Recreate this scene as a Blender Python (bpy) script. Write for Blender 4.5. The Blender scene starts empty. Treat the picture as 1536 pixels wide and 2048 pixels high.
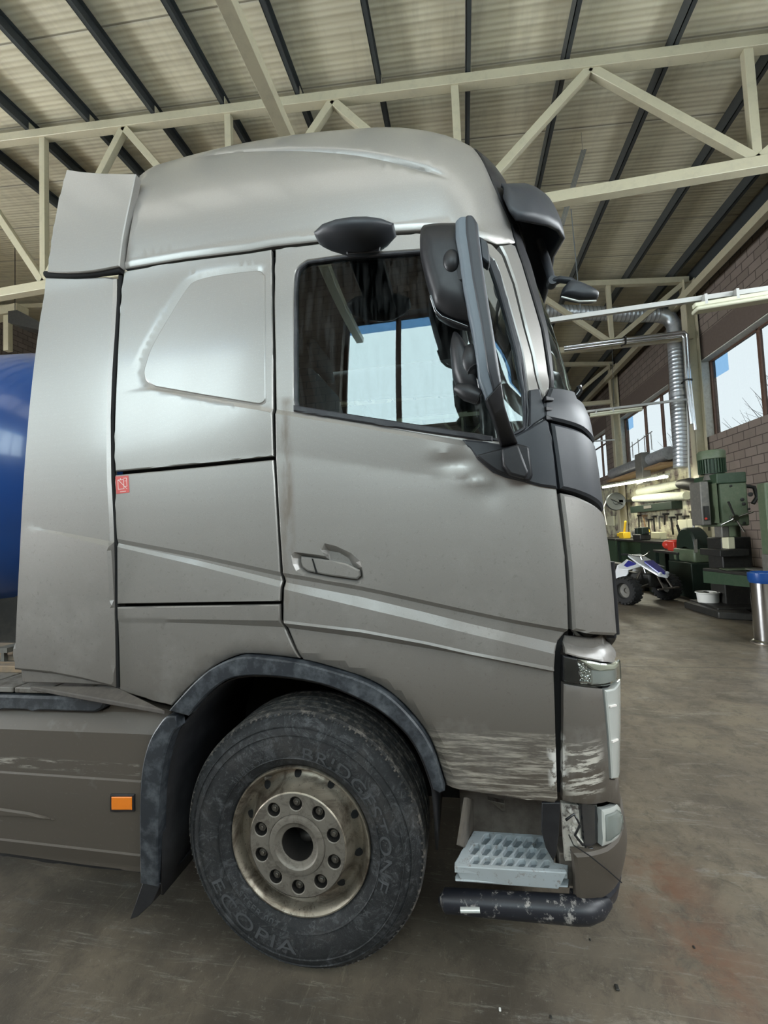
import bpy, bmesh, math, random
from mathutils import Vector, Matrix, geometry
from math import sin, cos, pi, radians as RD
rnd = random.Random(7)
SC = bpy.context.scene
COL = SC.collection

# ------------------------------------------------------------------ camera
FPX = 864.79                      # focal length in pixels of the 1536 x 2048 frame
YAW, PITCH, ROLL = -.1813, .0483, -.0421
CAM = Vector((.7339, -1.7108, 1.7584))
def _basis():
    f = Vector((sin(YAW)*cos(PITCH), cos(YAW)*cos(PITCH), sin(PITCH)))
    r = Vector((cos(YAW), -sin(YAW), 0)); u = r.cross(f)
    c, s = cos(ROLL), sin(ROLL)
    return c*r+s*u, -s*r+c*u, f
CR, CU, CF = _basis()
cd = bpy.data.cameras.new('camera'); cam = bpy.data.objects.new('camera', cd); COL.objects.link(cam)
cd.sensor_fit = 'VERTICAL'; cd.sensor_height = 36; cd.lens = FPX/2048*36
cd.clip_start = .05; cd.clip_end = 300
cam.matrix_world = Matrix((( CR.x, CU.x, -CF.x, CAM.x), (CR.y, CU.y, -CF.y, CAM.y), (CR.z, CU.z, -CF.z, CAM.z), (0, 0, 0, 1)))
SC.camera = cam
# where a point of the photograph lies on a given vertical / horizontal plane of the place
def ray(px, py): return CF + (px-768)/FPX*CR - (py-1024)/FPX*CU
def at(px, py, Y=0.):
    d = ray(px, py); return CAM + d*((Y-CAM.y)/d.y)
def atz(px, py, Z=0.):
    d = ray(px, py); return CAM + d*((Z-CAM.z)/d.z)
def atx(px, py, X):
    d = ray(px, py); return CAM + d*((X-CAM.x)/d.x)
def pix(p):
    d = Vector(p)-CAM; z = d.dot(CF); return 768+FPX*d.dot(CR)/z, 1024-FPX*d.dot(CU)/z

# ------------------------------------------------------------------ light and exposure
W = bpy.data.worlds.new('overcast_sky'); SC.world = W; W.use_nodes = True
SKY = 16.0
bg = W.node_tree.nodes['Background']; bg.inputs[0].default_value = (.93, .97, 1, 1); bg.inputs[1].default_value = SKY
SC.view_settings.view_transform = 'Standard'; SC.view_settings.look = 'None'; SC.view_settings.gamma = 1
SC.view_settings.use_curve_mapping = False; SC.view_settings.exposure = 0.7
SC.cycles.use_denoising = True
SC.cycles.max_bounces = 8; SC.cycles.diffuse_bounces = 4; SC.cycles.glossy_bounces = 4
SC.cycles.transmission_bounces = 6; SC.cycles.caustics_reflective = False; SC.cycles.caustics_refractive = False
SC.cycles.sample_clamp_indirect = 6
def area(name, loc, rot, sx, sy, power, col=(1, 1, 1), portal=False):
    l = bpy.data.lights.new(name, 'AREA'); l.shape = 'RECTANGLE'; l.size = sx; l.size_y = sy; l.energy = power; l.color = col
    if portal: l.cycles.is_portal = True
    o = bpy.data.objects.new(name, l); COL.objects.link(o); o.location = loc; o.rotation_euler = rot; return o

# ------------------------------------------------------------------ body surface of the cab (t along the side and round the front corner, w upwards)
def lerp_tab(tab, v):
    if v <= tab[0][0]: return tab[0][1]
    for (a, A), (b, B) in zip(tab, tab[1:]):
        if v <= b:
            k = (v-a)/(b-a); return A+(B-A)*k
    return tab[-1][1]
def smooth_tab(tab, v):
    n = len(tab)
    if v <= tab[0][0]: return tab[0][1]
    if v >= tab[-1][0]: return tab[-1][1]
    for i in range(n-1):
        if v <= tab[i+1][0]: break
    def sl(j):
        if j == 0 or j == n-1: 
            a, b = (0, 1) if j == 0 else (n-2, n-1)
        else: a, b = j-1, j+1
        return (tab[b][1]-tab[a][1])/(tab[b][0]-tab[a][0])
    x0, y0 = tab[i]; x1, y1 = tab[i+1]; h = x1-x0; k = (v-x0)/h
    return (2*k**3-3*k*k+1)*y0+(k**3-2*k*k+k)*h*sl(i)+(-2*k**3+3*k*k)*y1+(k**3-k*k)*h*sl(i+1)
INS = [(.2, .05), (.45, .02), (.65, 0), (1.2, -.004), (1.9, 0), (2.3, .012), (2.6, .03), (3.03, .07)]
FT = [(.2, 1.27), (.357, 1.300), (.489, 1.324), (.60, 1.315), (.742, 1.306), (.971, 1.322), (1.163, 1.332), (1.322, 1.327), (1.574, 1.324), (1.733, 1.314),
      (1.824, 1.308), (2.002, 1.298), (2.113, 1.288), (2.25, 1.272), (2.373, 1.250), (2.484, 1.230), (2.595, 1.208), (3.0, 1.115), (3.23, 1.075), (3.32, 1.058), (3.42, 1.032), (3.52, .985), (3.62, .915), (3.72, .82), (3.9, .6)]
RT = [(.2, .30), (2.2, .30), (2.35, .40), (4, .40)]
HT = [(-.9, .984), (-.5, 1.014), (-.2, 1.01), (.1, .98), (.4, .925), (.65, .87), (.9, .85)]
ZR = 3.03
def PB(t, w):
    if w <= ZR: ins, z = smooth_tab(INS, w), w
    else:
        u = min(1.3512, w-ZR); ph = u**1.5
        ins = .07+1.18*(1-max(0, cos(ph))**.6667); z = ZR+smooth_tab(HT, min(t, .9))*sin(ph)**.6667
    F = smooth_tab(FT, z); r = lerp_tab(RT, z); xc = F-r
    if t <= xc: return Vector((t, ins, z))
    a = (t-xc)/r
    if a < pi/2: return Vector((xc+r*sin(a), ins+r*(1-cos(a)), z))
    e = t-xc-r*pi/2                       # across the front, gently bowed
    return Vector((F+.05*(1-((1.25-r-min(e, 1.25-r))/(1.25-r))**2), min(ins+r+e, 1.25), z))
def NB(t, w):
    h = .004; a = PB(t+h, w)-PB(t-h, w); b = PB(t, w+h)-PB(t, w-h); n = a.cross(b); n.normalize(); return n   # outward (-y on the side)
def tw(px, py, hint=None):
    """body coordinates of a point of the photograph"""
    p = at(px, py, .0) if hint is None else None
    t, w = (p.x, min(p.z, ZR+.9)) if hint is None else hint
    for _ in range(40):
        x, y = pix(PB(t, w)); ex, ey = px-x, py-y
        if abs(ex)+abs(ey) < .05: break
        h = .002; xt, yt = pix(PB(t+h, w)); xw, yw = pix(PB(t, w+h))
        a, c, b, d = (xt-x)/h, (yt-y)/h, (xw-x)/h, (yw-y)/h; det = a*d-b*c
        if abs(det) < 20: det = 20 if det >= 0 else -20
        dt, dw = (ex*d-ey*b)/det, (a*ey-c*ex)/det; m = max(abs(dt), abs(dw))/.08
        if m > 1: dt /= m; dw /= m
        t += dt*.9; w += dw*.9
    return t, w

# ------------------------------------------------------------------ mesh helpers
class MB:
    def __init__(s): s.v = []; s.f = []
    def add(s, vs, fs):
        n = len(s.v); s.v += [tuple(v) for v in vs]; s.f += [tuple(i+n for i in f) for f in fs]; return s
    def box(s, a, b):
        x0, y0, z0 = [min(p, q) for p, q in zip(a, b)]; x1, y1, z1 = [max(p, q) for p, q in zip(a, b)]
        return s.add([(x0, y0, z0), (x1, y0, z0), (x1, y1, z0), (x0, y1, z0), (x0, y0, z1), (x1, y0, z1), (x1, y1, z1), (x0, y1, z1)],
                     [(0, 3, 2, 1), (4, 5, 6, 7), (0, 1, 5, 4), (1, 2, 6, 5), (2, 3, 7, 6), (3, 0, 4, 7)])
    def beam(s, p, q, wd, ht, up=(0, 0, 1)):
        p, q = Vector(p), Vector(q); d = (q-p).normalized(); u = Vector(up)
        if abs(d.dot(u)) > .98: u = Vector((0, 1, 0))
        x = d.cross(u).normalized(); y = x.cross(d).normalized(); vs = []
        for c in (p, q):
            for a, b in ((-1, -1), (1, -1), (1, 1), (-1, 1)): vs.append(c+x*(a*wd/2)+y*(b*ht/2))
        return s.add(vs, [(0, 3, 2, 1), (4, 5, 6, 7), (0, 1, 5, 4), (1, 2, 6, 5), (2, 3, 7, 6), (3, 0, 4, 7)])
    def tube(s, pts, r, n=12, cap=True, flat=1.):
        pts = [Vector(p) for p in pts]; m = len(pts); rs = r if isinstance(r, (list, tuple)) else [r]*m
        base = len(s.v); pd = None; ref = None
        for i, p in enumerate(pts):
            d = (pts[min(i+1, m-1)]-pts[max(i-1, 0)]).normalized()
            if ref is None:
                ref = Vector((0, 0, 1)) if abs(d.z) < .9 else Vector((0, 1, 0))
                x = d.cross(ref).normalized()
            else: x = (x-d*x.dot(d)).normalized()
            y = x.cross(d)
            for k in range(n):
                a = 2*pi*k/n; s.v.append(tuple(p+x*(cos(a)*rs[i])+y*(sin(a)*rs[i]*flat)))
        for i in range(m-1):
            for k in range(n):
                k2 = (k+1) % n; s.f.append((base+i*n+k, base+i*n+k2, base+(i+1)*n+k2, base+(i+1)*n+k))
        if cap:
            s.f.append(tuple(base+k for k in range(n))[::-1]); s.f.append(tuple(base+(m-1)*n+k for k in range(n)))
        return s
    def lathe(s, prof, c=(0, 0, 0), axis='y', n=64, close=False, a0=0, a1=2*pi):
        """prof: list of (radius, along axis)"""
        base = len(s.v); m = len(prof); full = abs(a1-a0-2*pi) < 1e-6; N = n if full else n+1
        for k in range(N):
            a = a0+(a1-a0)*k/n; ca, sa = cos(a), sin(a)
            for r, h in prof:
                p = {'y': (r*ca, h, r*sa), 'z': (r*ca, r*sa, h), 'x': (h, r*ca, r*sa)}[axis]
                s.v.append((c[0]+p[0], c[1]+p[1], c[2]+p[2]))
        mm = m if close else m-1
        for k in range(n):
            k2 = (k+1) % N
            for i in range(mm): s.f.append((base+k*m+i, base+k*m+(i+1) % m, base+k2*m+(i+1) % m, base+k2*m+i))
        return s
    def prism(s, poly, off):
        """closed 3-D outline pushed along off"""
        n = len(poly); off = Vector(off); vs = [Vector(p) for p in poly]; vs += [p+off for p in vs[:n]]
        s.add(vs, [tuple(range(n))[::-1], tuple(range(n, 2*n))]+[(i, (i+1) % n, (i+1) % n+n, i+n) for i in range(n)]); return s
    def sphere(s, c, r, nu=24, nv=14):
        rx, ry, rz = r if isinstance(r, (tuple, list)) else (r, r, r); vs = []; fs = []
        for j in range(nv+1):
            b = pi*j/nv
            for i in range(nu):
                a = 2*pi*i/nu; vs.append((c[0]+rx*sin(b)*cos(a), c[1]+ry*sin(b)*sin(a), c[2]+rz*cos(b)))
        for j in range(nv):
            for i in range(nu): fs.append((j*nu+i, j*nu+(i+1) % nu, (j+1)*nu+(i+1) % nu, (j+1)*nu+i))
        return s.add(vs, fs)
    def build(s, name, mat, parent=None, smooth=None, bevel=0, seg=2, sub=0):
        me = bpy.data.meshes.new(name); me.from_pydata(s.v, [], s.f); me.validate()
        bm = bmesh.new(); bm.from_mesh(me); bmesh.ops.remove_doubles(bm, verts=bm.verts, dist=1e-6)
        bmesh.ops.recalc_face_normals(bm, faces=bm.faces); bm.to_mesh(me); bm.free()
        o = bpy.data.objects.new(name, me); COL.objects.link(o); me.materials.append(mat)
        if smooth is not None:
            for p in me.polygons: p.use_smooth = True
            if smooth < 180: me.set_sharp_from_angle(angle=RD(smooth))
        if sub:
            m = o.modifiers.new('subdivision', 'SUBSURF'); m.levels = m.render_levels = sub
        if bevel:
            m = o.modifiers.new('bevel', 'BEVEL'); m.width = bevel; m.segments = seg; m.limit_method = 'ANGLE'; m.angle_limit = RD(35)
            m.harden_normals = False
            for p in me.polygons: p.use_smooth = True
            me.set_sharp_from_angle(angle=RD(40))
        if parent: o.parent = parent
        return o
def empty(name, loc=(0, 0, 0), rz=0):
    o = bpy.data.objects.new(name, None); COL.objects.link(o); o.location = loc; o.rotation_euler.z = rz; return o
def tag(o, label, cat, group=None, kind=None):
    if label: o['label'] = label
    if cat: o['category'] = cat
    if group: o['group'] = group
    if kind: o['kind'] = kind
    return o
def struct(o): o['kind'] = 'structure'; return o
def thing(name, loc, label, cat, group=None): return tag(empty(name, loc), label, cat, group)
def keep(o, parent):
    """parent o keeping its world-space vertices"""
    o.parent = parent; o.matrix_parent_inverse = Matrix.Translation(-parent.location) if not parent.parent else o.matrix_parent_inverse
    return o
def copy_tree(o, off, parent=None):
    c = o.copy(); COL.objects.link(c)
    if parent: c.parent = parent
    else: c.location = o.location+Vector(off)
    for ch in list(o.children): copy_tree(ch, off, c)
    return c
def cr(pts, n=5):
    """smooth curve through points"""
    out = []; m = len(pts)
    for i in range(m-1):
        p0, p1, p2, p3 = [Vector(pts[min(max(j, 0), m-1)]) for j in (i-1, i, i+1, i+2)]
        for k in range(n):
            t = k/n; out.append(tuple(.5*((2*p1)+(-p0+p2)*t+(2*p0-5*p1+4*p2-p3)*t*t+(-p0+3*p1-3*p2+p3)*t**3)))
    out.append(tuple(pts[-1])); return out
def pip(x, y, poly):
    c = False; n = len(poly); j = n-1
    for i in range(n):
        xi, yi = poly[i]; xj, yj = poly[j]
        if (yi > y) != (yj > y) and x < (xj-xi)*(y-yi)/(yj-yi)+xi: c = not c
        j = i
    return c
def dseg(x, y, a, b):
    dx, dy = b[0]-a[0], b[1]-a[1]; L = dx*dx+dy*dy
    k = 0 if L == 0 else max(0, min(1, ((x-a[0])*dx+(y-a[1])*dy)/L)); return math.hypot(x-a[0]-k*dx, y-a[1]-k*dy)
def dpoly(x, y, poly, closed=True):
    n = len(poly); return min(dseg(x, y, poly[i], poly[(i+1) % n]) for i in range(n if closed else n-1))
class T(tuple): pass            # a body coordinate (t, w) given directly instead of a photograph point
def Tw(t, w): return T((t, w))
def totw(poly): return [tuple(q) if isinstance(q, T) else tw(*q) for q in poly]
class Feat:
    """creases: polylines (top to bottom) with the height of the surface at each"""
    def __init__(s, *lines):
        s.l = []
        for pts, v in lines:
            q = sorted(totw(pts)); s.l.append((q, v if isinstance(v, tuple) else (v, v)))
        s.t0 = min(q[0][0] for q, _ in s.l); s.t1 = max(q[-1][0] for q, _ in s.l)
    def w(s, q, t): return lerp_tab(q, t)
    def h(s, t, w):
        k = min(1, max(0, (t-s.t0)/(s.t1-s.t0))); tab = []
        for q, v in s.l: tab.append((s.w(q, t), v[0]+(v[1]-v[0])*k))
        tab = tab[::-1]                       # ascending w
        for i in range(1, len(tab)):
            if tab[i][0] <= tab[i-1][0]: tab[i] = (tab[i-1][0]+1e-4, tab[i][1])
        return lerp_tab(tab, w)
def offset_poly(P, e):
    n = len(P); A = sum(P[i][0]*P[(i+1) % n][1]-P[(i+1) % n][0]*P[i][1] for i in range(n)); sg = 1 if A > 0 else -1; out = []
    for i in range(n):
        a, b, c = Vector(P[i-1]), Vector(P[i]), Vector(P[(i+1) % n]); d1 = (b-a); d2 = (c-b)
        if d1.length < 1e-7: d1 = d2
        if d2.length < 1e-7: d2 = d1
        d1.normalize(); d2.normalize(); n1 = Vector((-d1.y, d1.x))*sg; n2 = Vector((-d2.y, d2.x))*sg; m = n1+n2
        if m.length < 1e-4: m = n1.copy()
        m.normalize(); k = max(.5, m.dot(n1)); out.append(tuple(b+m*(e/k)))
    return out
def densify(P, res, closed=True):
    out = []; n = len(P)
    for i in range(n if closed else n-1):
        a, b = P[i], P[(i+1) % n]; L = math.hypot(b[0]-a[0], b[1]-a[1]); k = max(1, int(math.ceil(L/res)))
        for j in range(k): out.append((a[0]+(b[0]-a[0])*j/k, a[1]+(b[1]-a[1])*j/k))
    if not closed: out.append(tuple(P[-1]))
    return out
def panel(name, poly, mat, parent=None, holes=(), feats=(), disp=None, thick=.02, off=0., res=.035, edge=.005, rnd_=.004, mirror=False, sharp=28, lines=(), surf=None, tws=False, gap=0.):
    S = surf or PB
    def N(t, w):
        h = .004; a = S(t+h, w)-S(t-h, w); b = S(t, w+h)-S(t, w-h); n = a.cross(b); n.normalize(); return n
    P0 = poly if tws else totw(poly)
    if gap: P0 = offset_poly(P0, gap)
    P = densify(P0, res); H = [densify(h if tws else totw(h), res) for h in holes]
    A = sum(P[i][0]*P[(i+1) % len(P)][1]-P[(i+1) % len(P)][0]*P[i][1] for i in range(len(P)))
    V = []; E = []
    def loop(L):
        n0 = len(V); V.extend(Vector(p) for p in L); E.extend((n0+i, n0+(i+1) % len(L)) for i in range(len(L)))
    def path(L):
        n0 = len(V); V.extend(Vector(p) for p in L); E.extend((n0+i, n0+i+1) for i in range(len(L)-1))
    loop(P)
    if edge: loop(offset_poly(P, edge))
    for h in H:
        loop(h)
        if edge: loop(offset_poly(h, -edge))
    for f in feats:
        for q, v in f.l: path(densify([(f.t0-.001, f.w(q, f.t0)), *[z for z in q if f.t0 < z[0] < f.t1], (f.t1+.001, f.w(q, f.t1))], res, False))
    for l in lines: path(densify(totw(l) if not tws else l, res, False))
    x0, x1 = min(p[0] for p in P), max(p[0] for p in P); y0, y1 = min(p[1] for p in P), max(p[1] for p in P)
    allL = [P]+H
    for i in range(1, int((x1-x0)/res)+1):
        for j in range(1, int((y1-y0)/res)+1):
            x, y = x0+i*res+(.5*res if j % 2 else 0), y0+j*res
            if pip(x, y, P) and not any(pip(x, y, h) for h in H) and min(dpoly(x, y, L) for L in allL) > res*.4+edge: V.append(Vector((x, y)))
    vs, es, fs, _, _, _ = geometry.delaunay_2d_cdt(V, E, [], 0, 1e-5)
    keepf = []
    for f in fs:
        cx = sum(vs[i].x for i in f)/len(f); cy = sum(vs[i].y for i in f)/len(f)
        if pip(cx, cy, P) and not any(pip(cx, cy, h) for h in H): keepf.append(tuple(f))
    used = sorted({i for f in keepf for i in f}); mp = {u: k for k, u in enumerate(used)}; out = []; nn = []
    cnt = {}
    for f in keepf:
        for a, b in zip(f, f[1:]+f[:1]): cnt[(a, b)] = cnt.get((a, b), 0)+1
    bnd = [(a, b) for (a, b) in cnt if (b, a) not in cnt]; bv = {i for e in bnd for i in e}
    for u in used:
        t, w = vs[u].x, vs[u].y; n = N(t, w); h = off+sum(f.h(t, w) for f in feats)+(disp(t, w) if disp else 0)
        if u in bv and edge: h -= rnd_
        out.append(S(t, w)+n*h); nn.append(n)
    faces = [tuple(mp[i] for i in f) for f in keepf]
    k = len(out); bl = sorted(bv); bm_ = {b: k+i for i, b in enumerate(bl)}
    for b in bl: out.append(out[mp[b]]-nn[mp[b]]*thick)
    for a, b in bnd: faces.append((mp[b], mp[a], bm_[a], bm_[b]))
    if mirror:
        m = len(out); out += [Vector((p.x, 2.5-p.y, p.z)) for p in out]; faces += [tuple(i+m for i in f)[::-1] for f in faces]
    me = bpy.data.meshes.new(name); me.from_pydata([tuple(p) for p in out], [], faces)
    me.validate()
    if mirror:
        bm = bmesh.new(); bm.from_mesh(me); bmesh.ops.remove_doubles(bm, verts=bm.verts, dist=2e-4); bm.to_mesh(me); bm.free()
    me.materials.append(mat); o = bpy.data.objects.new(name, me); COL.objects.link(o)
    for p in me.polygons: p.use_smooth = True
    me.set_sharp_from_angle(angle=RD(sharp))
    if parent: o.parent = parent
    return o

# ------------------------------------------------------------------ materials
def _n(nt, typ, **kw):
    n = nt.nodes.new(typ)
    for k, v in kw.items(): setattr(n, k, v)
    return n
class Mat:
    """small builder round a Principled material"""
    def __init__(s, name, col=(.5, .5, .5), rough=.5, metal=0., coat=0., coat_rough=.1, spec=.5, emis=None, es=0.):
        s.m = bpy.data.materials.new(name); s.m.use_nodes = True; s.nt = s.m.node_tree; s.b = s.nt.nodes['Principled BSDF']
        s.set('Base Color', (*col, 1)); s.set('Roughness', rough); s.set('Metallic', metal); s.set('Coat Weight', coat); s.set('Coat Roughness', coat_rough)
        s.set('Specular IOR Level', spec)
        if emis: s.set('Emission Color', (*emis, 1)); s.set('Emission Strength', es)
        s.col = None; s._g = None; s.basecol = (*col, 1); s.hgt = None
    def set(s, k, v): s.b.inputs[k].default_value = v
    def link(s, a, b): s.nt.links.new(a, b)
    @property
    def g(s):
        if s._g is None: s._g = _n(s.nt, 'ShaderNodeNewGeometry').outputs['Position']
        return s._g
    def mapping(s, scale=(1, 1, 1), src=None, rot=(0, 0, 0)):
        m = _n(s.nt, 'ShaderNodeMapping'); m.inputs['Scale'].default_value = scale; m.inputs['Rotation'].default_value = rot; s.link(src or s.g, m.inputs[0]); return m.outputs[0]
    def noise(s, scale=5, detail=4, rough=.6, stretch=(1, 1, 1), src=None, dist=0.):
        n = _n(s.nt, 'ShaderNodeTexNoise'); n.inputs['Scale'].default_value = scale; n.inputs['Detail'].default_value = detail; n.inputs['Roughness'].default_value = rough
        n.inputs['Distortion'].default_value = dist; s.link(s.mapping(stretch, src), n.inputs['Vector']); return n.outputs[0]
    def ramp(s, f, a, b, inv=False):
        n = _n(s.nt, 'ShaderNodeMapRange'); n.clamp = True; n.inputs[1].default_value = a; n.inputs[2].default_value = b
        n.inputs[3].default_value = 1 if inv else 0; n.inputs[4].default_value = 0 if inv else 1; s.link(f, n.inputs[0]); return n.outputs[0]
    def math(s, op, a, b=None):
        n = _n(s.nt, 'ShaderNodeMath', operation=op)
        for i, v in enumerate((a, b)):
            if v is None: continue
            if isinstance(v, (int, float)): n.inputs[i].default_value = v
            else: s.link(v, n.inputs[i])
        return n.outputs[0]
    def xyz(s, src=None):
        n = _n(s.nt, 'ShaderNodeSeparateXYZ'); s.link(src or s.g, n.inputs[0]); return n.outputs
    def mix(s, fac, col):
        """lay colour col over the current base colour by fac"""
        n = _n(s.nt, 'ShaderNodeMix', data_type='RGBA')
        if isinstance(fac, (int, float)): n.inputs[0].default_value = fac
        else: s.link(fac, n.inputs[0])
        if s.col is None: n.inputs[6].default_value = s.basecol
        else: s.link(s.col, n.inputs[6])
        n.inputs[7].default_value = (*col, 1); s.col = n.outputs[2]; s.link(s.col, s.b.inputs['Base Color']); return s
    def over(s, key, fac, val):
        """move input key towards val by fac"""
        n = _n(s.nt, 'ShaderNodeMix', data_type='FLOAT'); s.link(fac, n.inputs[0]); i = s.b.inputs[key]
        if i.is_linked: s.link(i.links[0].from_socket, n.inputs[2])
        else: n.inputs[2].default_value = i.default_value
        n.inputs[3].default_value = val; s.link(n.outputs[0], i); return s
    def bump(s, h, strength=.3, dist=.01):
        n = _n(s.nt, 'ShaderNodeBump'); n.inputs['Strength'].default_value = strength; n.inputs['Distance'].default_value = dist; s.link(h, n.inputs['Height'])
        i = s.b.inputs['Normal']
        if i.is_linked: s.link(i.links[0].from_socket, n.inputs['Normal'])
        s.link(n.outputs[0], i); return s
    def box(s, lo, hi, soft=.02, ax='xz'):
        """1 inside the box given along two axes"""
        o = s.xyz(); out = None
        for a, l, h in zip(ax, lo, hi):
            c = o['xyz'.index(a)]; m = s.math('MULTIPLY', s.ramp(c, l-soft, l+soft), s.ramp(c, h-soft, h+soft, True)); out = m if out is None else s.math('MULTIPLY', out, m)
        return out

# paints and plastics of the truck
def paint_mat(name, film_gain=1.):
    m = Mat(name, (.345, .331, .311), .38, .60, .6, .13)
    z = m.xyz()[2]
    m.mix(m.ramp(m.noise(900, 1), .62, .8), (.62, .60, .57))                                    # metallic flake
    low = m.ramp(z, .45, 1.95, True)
    film = m.math('MULTIPLY', m.math('MULTIPLY', m.math('POWER', low, .85), 1.3*film_gain), m.ramp(m.noise(2.3, 5, .65), .0, .5))  # brown film, denser and darker toward the bottom
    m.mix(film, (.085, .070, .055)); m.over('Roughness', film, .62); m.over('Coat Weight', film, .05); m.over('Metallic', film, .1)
    sp = m.math('MULTIPLY', m.ramp(m.noise(55, 3, .7), .60, .70), m.ramp(z, .8, 2.3, True))
    m.mix(m.math('MULTIPLY', sp, .55), (.12, .10, .085)); m.over('Roughness', sp, .7)
    hair = m.math('MULTIPLY', m.ramp(m.noise(1.6, 6, .75, (3, 3, 26), dist=.6), .665, .70), .35); m.mix(hair, (.25, .24, .22))     # long fine scratches
    # scrapes where a post was rubbed along the lower door and the corner
    st = m.noise(5, 6, .7, (1.2, 1, 16), dist=.25)
    sc = m.math('MULTIPLY', m.box((.55, .655), (1.03, .99), .012), m.ramp(st, .46, .62)); sc = m.math('MULTIPLY', sc, .8)
    m.mix(sc, (.37, .335, .28)); m.over('Metallic', sc, 0); m.over('Roughness', sc, .7)
    ed = m.math('MULTIPLY', m.box((1.0, .80), (1.055, .985), .012), m.ramp(m.noise(16, 4, .6), .47, .53)); m.mix(ed, (.62, .60, .56)); m.over('Metallic', ed, 0)
    s2 = m.math('MULTIPLY', m.box((1.06, .77), (1.19, .95), .02), m.ramp(m.noise(7, 5, .7, (1, 1, 8), dist=.3), .50, .56)); m.mix(s2, (.50, .47, .41)); m.over('Metallic', s2, 0); m.over('Roughness', s2, .7)
    s3 = m.math('MULTIPLY', m.box((1.06, .63), (1.2, .69), .01), m.ramp(m.noise(9, 5, .7, (1, 1, 5)), .45, .55)); m.mix(s3, (.5, .47, .41)); m.over('Metallic', s3, 0)
    s4 = m.math('MULTIPLY', m.box((-2, .745), (-.72, .785), .008), m.ramp(m.noise(4, 6, .7, (1, 1, 9)), .52, .60)); m.mix(m.math('MULTIPLY', s4, .7), (.40, .37, .32)); m.over('Metallic', s4, 0)
    # grime run down the rear shut line of the door
    gr = m.math('MULTIPLY', m.box((-.02, 1.45), (.035, 2.35), .014), m.ramp(m.noise(9, 4, .6, (2, 1, .5)), .40, .66)); m.mix(m.math('MULTIPLY', gr, .75), (.15, .115, .085)); m.over('Metallic', gr, .1)
    m.bump(m.noise(1.8, 2, .4), .05, .03)
    return m.m
M = {}
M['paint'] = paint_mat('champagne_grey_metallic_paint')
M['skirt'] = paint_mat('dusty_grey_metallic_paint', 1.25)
def plastic(name, col, rough=.5, dust=.3, dcol=(.28, .30, .30), spec=.5):
    m = Mat(name, col, rough, 0, 0, .1, spec)
    if dust: m.mix(m.math('MULTIPLY', m.ramp(m.noise(14, 5, .7), .45, .7), dust), dcol)
    m.bump(m.noise(700, 1), .08, .0006); return m.m
M['black'] = plastic('black_plastic', (.014, .014, .016), .42, .1, (.10, .10, .10), .4)
M['gloss_black'] = Mat('gloss_black', (.012, .013, .015), .12, 0, .6, .05).m
M['charcoal'] = plastic('charcoal_grained_plastic', (.026, .029, .035), .45, .12, (.07, .075, .08))
M['arm_grey'] = plastic('blue_grey_plastic', (.12, .145, .17), .45, .1)
M['flare'] = plastic('weathered_black_rubbery_plastic', (.022, .026, .032), .48, .75, (.12, .132, .145))
M['gap'] = Mat('black_underlay', (.006, .006, .006), .9).m
M['seal'] = plastic('black_rubber_seal', (.025, .025, .03), .5, .1)
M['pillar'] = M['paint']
m = Mat('tyre_rubber', (.010, .011, .012), .55); m.mix(m.math('MULTIPLY', m.ramp(m.noise(13, 9, .85, dist=1.4), .50, .60), .65), (.085, .088, .092)); m.mix(m.math('MULTIPLY', m.ramp(m.noise(45, 5, .8, dist=1), .58, .66), .5), (.15, .15, .15))
m.mix(m.math('MULTIPLY', m.ramp(m.noise(4, 5, .6), .5, .8), .5), (.10, .09, .08)); m.bump(m.noise(38, 7, .8, dist=.8), .8, .006); m.over('Roughness', m.noise(9, 4), .8); M['tyre'] = m.m
m = Mat('worn_tread_rubber', (.035, .034, .033), .8); m.mix(m.ramp(m.noise(30, 6, .75), .48, .62), (.16, .14, .12)); m.bump(m.noise(40, 5, .7), .8, .008); M['tread'] = m.m
m = Mat('brake_dusted_wheel_metal', (.34, .30, .24), .36, .75); m.mix(m.math('MULTIPLY', m.ramp(m.noise(7, 6, .75, dist=.6), .45, .60), .85), (.10, .075, .055)); m.over('Roughness', m.ramp(m.noise(11, 4), .4, .7), .65)
m.mix(m.ramp(m.noise(120, 3), .62, .72), (.10, .085, .07)); m.bump(m.noise(120, 3), .15, .002); M['rim'] = m.m
m = Mat('dusty_cast_disc', (.21, .19, .16), .55, .45); m.mix(m.math('MULTIPLY', m.ramp(m.noise(15, 7, .8, dist=.9), .48, .60), .7), (.10, .085, .07)); m.bump(m.noise(160, 3), .3, .002); M['disc'] = m.m
m = Mat('dirty_steel', (.12, .108, .09), .5, .6); m.mix(m.ramp(m.noise(50, 4), .5, .65), (.07, .055, .045)); M['steel'] = m.m
M['dark_steel'] = Mat('dark_greasy_steel', (.05, .045, .04), .5, .5).m
m = Mat('pale_blue_grey_step_plastic', (.40, .44, .46), .6); m.mix(m.ramp(m.noise(34, 6, .75), .56, .66), (.20, .17, .14)); m.mix(m.math('MULTIPLY', m.ramp(m.noise(6, 4), .4, .7), .4), (.36, .36, .34)); M['step'] = m.m
m = Mat('scraped_black_paint', (.012, .013, .018), .42); m.mix(m.ramp(m.noise(17, 6, .75), .56, .64), (.30, .28, .26)); m.over('Roughness', m.ramp(m.noise(17, 6, .75), .58, .64), .8); M['bar'] = m.m
m = Mat('brown_grey_dirty_metal', (.19, .165, .14), .6, .2); m.mix(m.ramp(m.noise(12, 5), .45, .7), (.11, .09, .075)); M['brownmetal'] = m.m
m = Mat('pale_cast_bracket', (.58, .55, .49), .5, .1); m.mix(m.ramp(m.noise(26, 5), .52, .62), (.12, .10, .09)); M['bracket'] = m.m
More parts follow.
